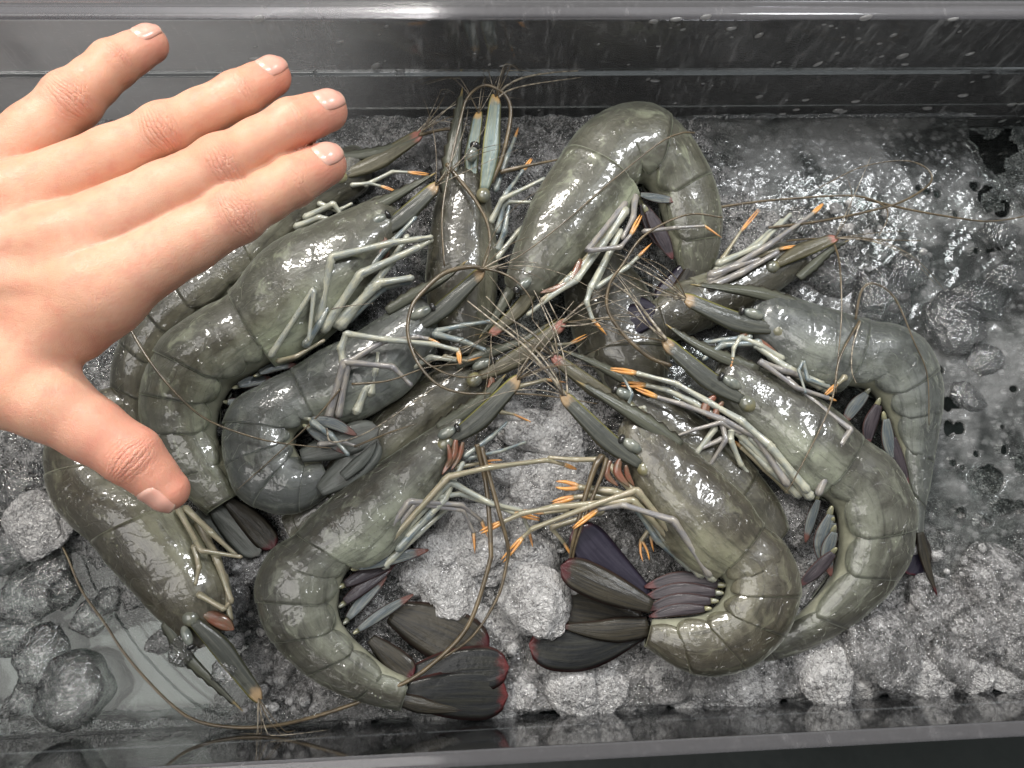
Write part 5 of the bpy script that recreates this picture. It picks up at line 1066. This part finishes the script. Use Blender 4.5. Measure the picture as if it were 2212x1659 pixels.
# ------------------------------------------------------------------ hand
def build_hand():
    J = {   # joint: pixel, height, radius in pixels
        'pinky': [(-75, 425, 17.0, 84), (155, 218, 17.2, 58), (245, 138, 17.0, 49), (322, 96, 16.6, 40)],
        'ring': [(35, 440, 17.2, 84), (355, 284, 17.6, 56), (515, 205, 17.2, 49), (586, 166, 16.7, 42)],
        'middle': [(130, 535, 17.3, 88), (478, 357, 17.6, 60), (632, 266, 17.1, 51), (705, 240, 16.6, 45)],
        'index': [(205, 635, 17.0, 88), (510, 461, 17.2, 62), (632, 392, 16.8, 53), (702, 355, 16.3, 46)],
        'thumb': [(-120, 770, 16.6, 120), (105, 868, 16.0, 84), (285, 985, 15.0, 64), (362, 1058, 14.3, 46)]}
    seg = {}
    for k, a in J.items():
        seg[k] = [(P(u, v, z), r * pxs(u, v, z)) for u, v, z, r in a]
    def parts(s):            # phalanges are waisted between the joints
        out = [s[0]]
        for i in range(len(s) - 1):
            (A, ra), (B, rb) = s[i], s[i + 1]
            if i: out.append(((A + B) / 2, (ra + rb) / 2 * 0.935))
            else: out.append((A * 0.35 + B * 0.65, (ra * 0.35 + rb * 0.65) * 0.95))
            out.append(s[i + 1])
        return out
    pseg = {k: parts(v) for k, v in seg.items()}
    wr = [(P(-420, 640, 16.6), 2.3), (P(-1150, 640, 15.8), 3.3)]
    def cone(p, a, b):
        (A, ra), (B, rb) = a, b
        ab = B - A; t = np.clip(((p - A) @ ab) / (ab @ ab), 0, 1)
        q = p - A - t[..., None] * ab
        return np.sqrt((q * q).sum(-1)) - (ra + (rb - ra) * t)
    def smin(a, b, k):
        h = np.maximum(k - np.abs(a - b), 0) / k
        return np.minimum(a, b) - h * h * k * 0.25
    up = np.array([0, 0, 1.0])
    dv = unit(np.array([9.0, -13.0, 26.0]))      # the way the back of the hand faces: rolled a little towards the viewer
    def sdf(p):
        fingers = None
        for k, s in seg.items():
            d = None
            ps = pseg[k]
            for i in range(len(ps) - 1):
                c = cone(p, ps[i], ps[i + 1]); d = c if d is None else smin(d, c, 0.25)
            if k != 'thumb':
                A, r = s[1]; d = smin(d, cone(p, (A + up * 0.10, r * 0.97), (A + up * 0.10 + (s[2][0] - A) * 0.02, r * 0.97)), 0.3)
            fingers = d if fingers is None else smin(fingers, d, 0.10)
        palm = None
        for k, rr in (('pinky', 1.12), ('ring', 1.22), ('middle', 1.30), ('index', 1.32)):
            A, r = seg[k][0]
            c = cone(p, (A - up * 0.12, rr), (wr[0][0] * 0.75 + A * 0.25, 1.75)); palm = c if palm is None else smin(palm, c, 0.9)
        palm = smin(palm, cone(p, seg['index'][0], (seg['thumb'][1][0] * 0.55 + seg['thumb'][0][0] * 0.45, 1.0)), 0.9)
        palm = smin(palm, cone(p, (seg['index'][0][0] * 0.62 + seg['thumb'][1][0] * 0.38 - up * 0.35, 0.62), (seg['thumb'][0][0], 1.2)), 0.7)
        palm = smin(palm, cone(p, wr[0], wr[1]), 1.4)
        palm = smin(palm, cone(p, wr[0], (seg['thumb'][0][0], 1.5)), 1.2)
        for k in ('ring', 'middle', 'index'):      # tendons and knuckle heads
            A, r = seg[k][0]; W = wr[0][0]
            palm = smin(palm, cone(p, (A + up * (r - 0.30), 0.42), (A * 0.45 + W * 0.55 + up * 1.24, 0.34)), 0.40)
        return smin(fingers, palm, 0.55)
    lo = np.array([min((s[0] - s[1] * 1.3)[i] for a in seg.values() for s in a) for i in range(3)]) - 0.3
    hi = np.array([max((s[0] + s[1] * 1.3)[i] for a in seg.values() for s in a) for i in range(3)]) + 0.3
    lo[0] = wr[1][0][0] + 0.5; lo[2] -= 1.2
    h = 0.085
    n = np.ceil((hi - lo) / h).astype(int)
    xs, ys, zs = [lo[i] + h * np.arange(n[i]) for i in range(3)]
    q4 = 4; nc_ = [int(k // q4 + 2) for k in n]
    gc = np.stack(np.meshgrid(*[lo[i] + h * q4 * np.arange(nc_[i]) for i in range(3)], indexing='ij'), -1)
    fc = sdf(gc).astype(np.float32)
    ii = [np.arange(n[i]) // q4 for i in range(3)]
    f = fc[np.ix_(*ii)]
    near = np.abs(f) < h * q4 * 2.2
    pi = np.argwhere(near)
    for i in range(0, len(pi), 400000):
        pp = pi[i:i + 400000]; f[tuple(pp.T)] = sdf(lo + h * pp)
    f[0] = np.maximum(f[0], 0.02)                    # closes the cut forearm
    s = f < 0
    c8 = [(a, b, c) for a in (0, 1) for b in (0, 1) for c in (0, 1)]
    def sl(arr, o): return arr[o[0]:n[0] - 1 + o[0], o[1]:n[1] - 1 + o[1], o[2]:n[2] - 1 + o[2]]
    cnt = sum(sl(s, o).astype(np.int8) for o in c8); act = (cnt > 0) & (cnt < 8)
    idx = np.argwhere(act); vid = np.full(act.shape, -1, np.int64); vid[act] = np.arange(len(idx))
    acc = np.zeros((len(idx), 3)); w_ = np.zeros(len(idx))
    for ax in range(3):
        for o in c8:
            if o[ax]: continue
            o2 = list(o); o2[ax] = 1
            a = f[tuple((idx + np.array(o)).T)]; b = f[tuple((idx + np.array(o2)).T)]
            m = (a < 0) != (b < 0); t = np.where(m, a / np.where(a - b == 0, 1, a - b), 0)
            pos = np.array(o, float)[None].repeat(len(idx), 0); pos[:, ax] = t
            acc[m] += pos[m]; w_[m] += 1
    V = lo + h * (idx + acc / w_[:, None])
    F = []
    for ax in range(3):
        b1, b2 = (ax + 1) % 3, (ax + 2) % 3
        sh = [slice(None)] * 3; sh[ax] = slice(0, -1); s2 = [slice(None)] * 3; s2[ax] = slice(1, None)
        a, b = s[tuple(sh)], s[tuple(s2)]; e = np.argwhere(a != b)
        e = e[(e[:, b1] > 0) & (e[:, b2] > 0) & (e[:, b1] < n[b1] - 1) & (e[:, b2] < n[b2] - 1)]
        q = []
        for d1, d2 in ((0, 0), (-1, 0), (-1, -1), (0, -1)):
            t = e.copy(); t[:, b1] += d1; t[:, b2] += d2; q.append(vid[tuple(t.T)])
        q = np.stack(q, 1); inside = a[tuple(e.T)]
        q[~inside] = q[~inside][:, ::-1]
        F.append(q)
    F = np.concatenate(F); F = F[(F >= 0).all(1)]
    # project onto the exact surface and smooth
    for _ in range(2):
        d = sdf(V); g = np.stack([(sdf(V + np.eye(3)[i] * 0.02) - sdf(V - np.eye(3)[i] * 0.02)) / 0.04 for i in range(3)], -1)
        g /= np.linalg.norm(g, axis=1)[:, None] + 1e-9
        keep = V[:, 0] > lo[0] + 0.3
        V[keep] -= (d[:, None] * g)[keep] * 0.9
    ka = np.zeros(len(V)); kb = np.zeros(len(V)); km = np.zeros(len(V)); red = np.zeros(len(V)); disp = np.zeros(len(V))
    rk = random.Random(12)
    for k, sg in seg.items():
        js = [(1, 1.0, 0.62), (2, 0.55, 0.40)] if k != 'thumb' else [(2, 0.95, 0.62)]
        for ji, st_, ln in js:
            A, r = sg[ji]; T = unit(sg[ji + 1][0] - sg[ji - 1][0]); B = unit(np.cross(dv, T)); N1 = np.cross(T, B)
            wv = 0.10 * fbm(V, 1.6, 2, 7)
            a = (V - A) @ T + rk.uniform(-0.1, 0.1) + wv; b = (V - A) @ B + rk.uniform(-0.12, 0.12); zz = (V - A) @ N1; ln = ln * rk.uniform(0.85, 1.25); st_ = st_ * rk.uniform(0.75, 1.0)
            m = np.exp(-(a / ln) ** 2 - (b / (r * 0.85)) ** 2) * np.clip(zz / (r * 0.5), 0, 1) * st_
            q = m > km; ka[q] = a[q]; kb[q] = b[q] / r; km = np.maximum(km, m)
            red = np.maximum(red, m * 0.45)
            disp += m * 0.020 * np.sin(a * 17.0 + np.cos(b * 3) * 1.5)
        tip, r = sg[-1]; dd = np.linalg.norm(V - tip, axis=1); red = np.maximum(red, np.clip(1.25 - dd / (r * 2.0), 0, 1) * 0.95)
    tm, r = seg['thumb'][2]; red = np.maximum(red, np.clip(1.3 - np.linalg.norm(V - tm, axis=1) / 2.4, 0, 1) * 0.8)
    V = V + g * disp[:, None]
    root = thing('hand', 'bare hand spread palm down above the prawns, reaching in from the left', 'hand', (P(-300, 640, 16)[0], P(-300, 640, 16)[1], 15.0))
    mk('hand_skin', V, F, 'skin', root, attrs={'ka': ka, 'kb': kb, 'km': np.clip(km, 0, 1), 'red': np.clip(red, 0, 1)})
    # nails: curved plates lying on the skin, normal tipped the way the fingers roll
    for k, ang, ln, wd, back in (('pinky', 36, 1.05, 0.94, 0.72), ('ring', 31, 1.16, 1.08, 0.72), ('middle', 31, 1.16, 1.08, 0.72), ('index', 28, 1.16, 1.10, 0.72), ('thumb', -44, 1.30, 1.12, 0.74)):
        sg = seg[k]; T = unit(sg[-1][0] - sg[-2][0]); tip, r = sg[-1]
        B = unit(np.cross(dv, T)); N0 = unit(np.cross(T, B)); N = N0 * math.cos(R(ang)) + B * math.sin(R(ang)); C = np.cross(N, T)
        nu, nv = 20, 15
        u, y = [q.ravel() for q in np.meshgrid(np.linspace(0, 1, nu), np.linspace(-1, 1, nv), indexing='ij')]
        al = (u - back) * ln + r * 0.38 - 0.10 * ln * np.abs(y) ** 2.5 * np.where(u > 0.5, 0.9, -1.3) * np.abs(u - 0.5) * 2
        an = y * wd / 2 * (0.90 + 0.10 * np.sin(np.pi * np.minimum(1, u * 1.1))) / r
        dirn = N * np.cos(an)[:, None] + C * np.sin(an)[:, None]; o = tip + T * al[:, None]
        loq = np.zeros(len(u)); hiq = np.full(len(u), r * 1.12)
        for _ in range(20):
            md = (loq + hiq) / 2; ins = sdf(o + dirn * md[:, None]) < 0
            loq = np.where(ins, md, loq); hiq = np.where(ins, hiq, md)
        q = np.where(al > 0, np.maximum(loq, r * (0.92 - 0.38 * np.clip(al / r, 0, 1) ** 2)), loq)
        edge = np.maximum(0, 1 - np.abs(y) ** 6) * np.minimum(1, u * 6)
        pts = o + dirn * (q + 0.035 * edge - 0.03 * (1 - edge))[:, None]; UV = np.stack([u, (y + 1) / 2], 1)
        ob = mk('fingernail' if k != 'thumb' else 'thumbnail', pts, grid_faces(nu, nv, False), 'nail', root, UV)
        so = ob.modifiers.new('thickness', 'SOLIDIFY'); so.thickness = 0.05 * S; so.offset = 0
build_hand()
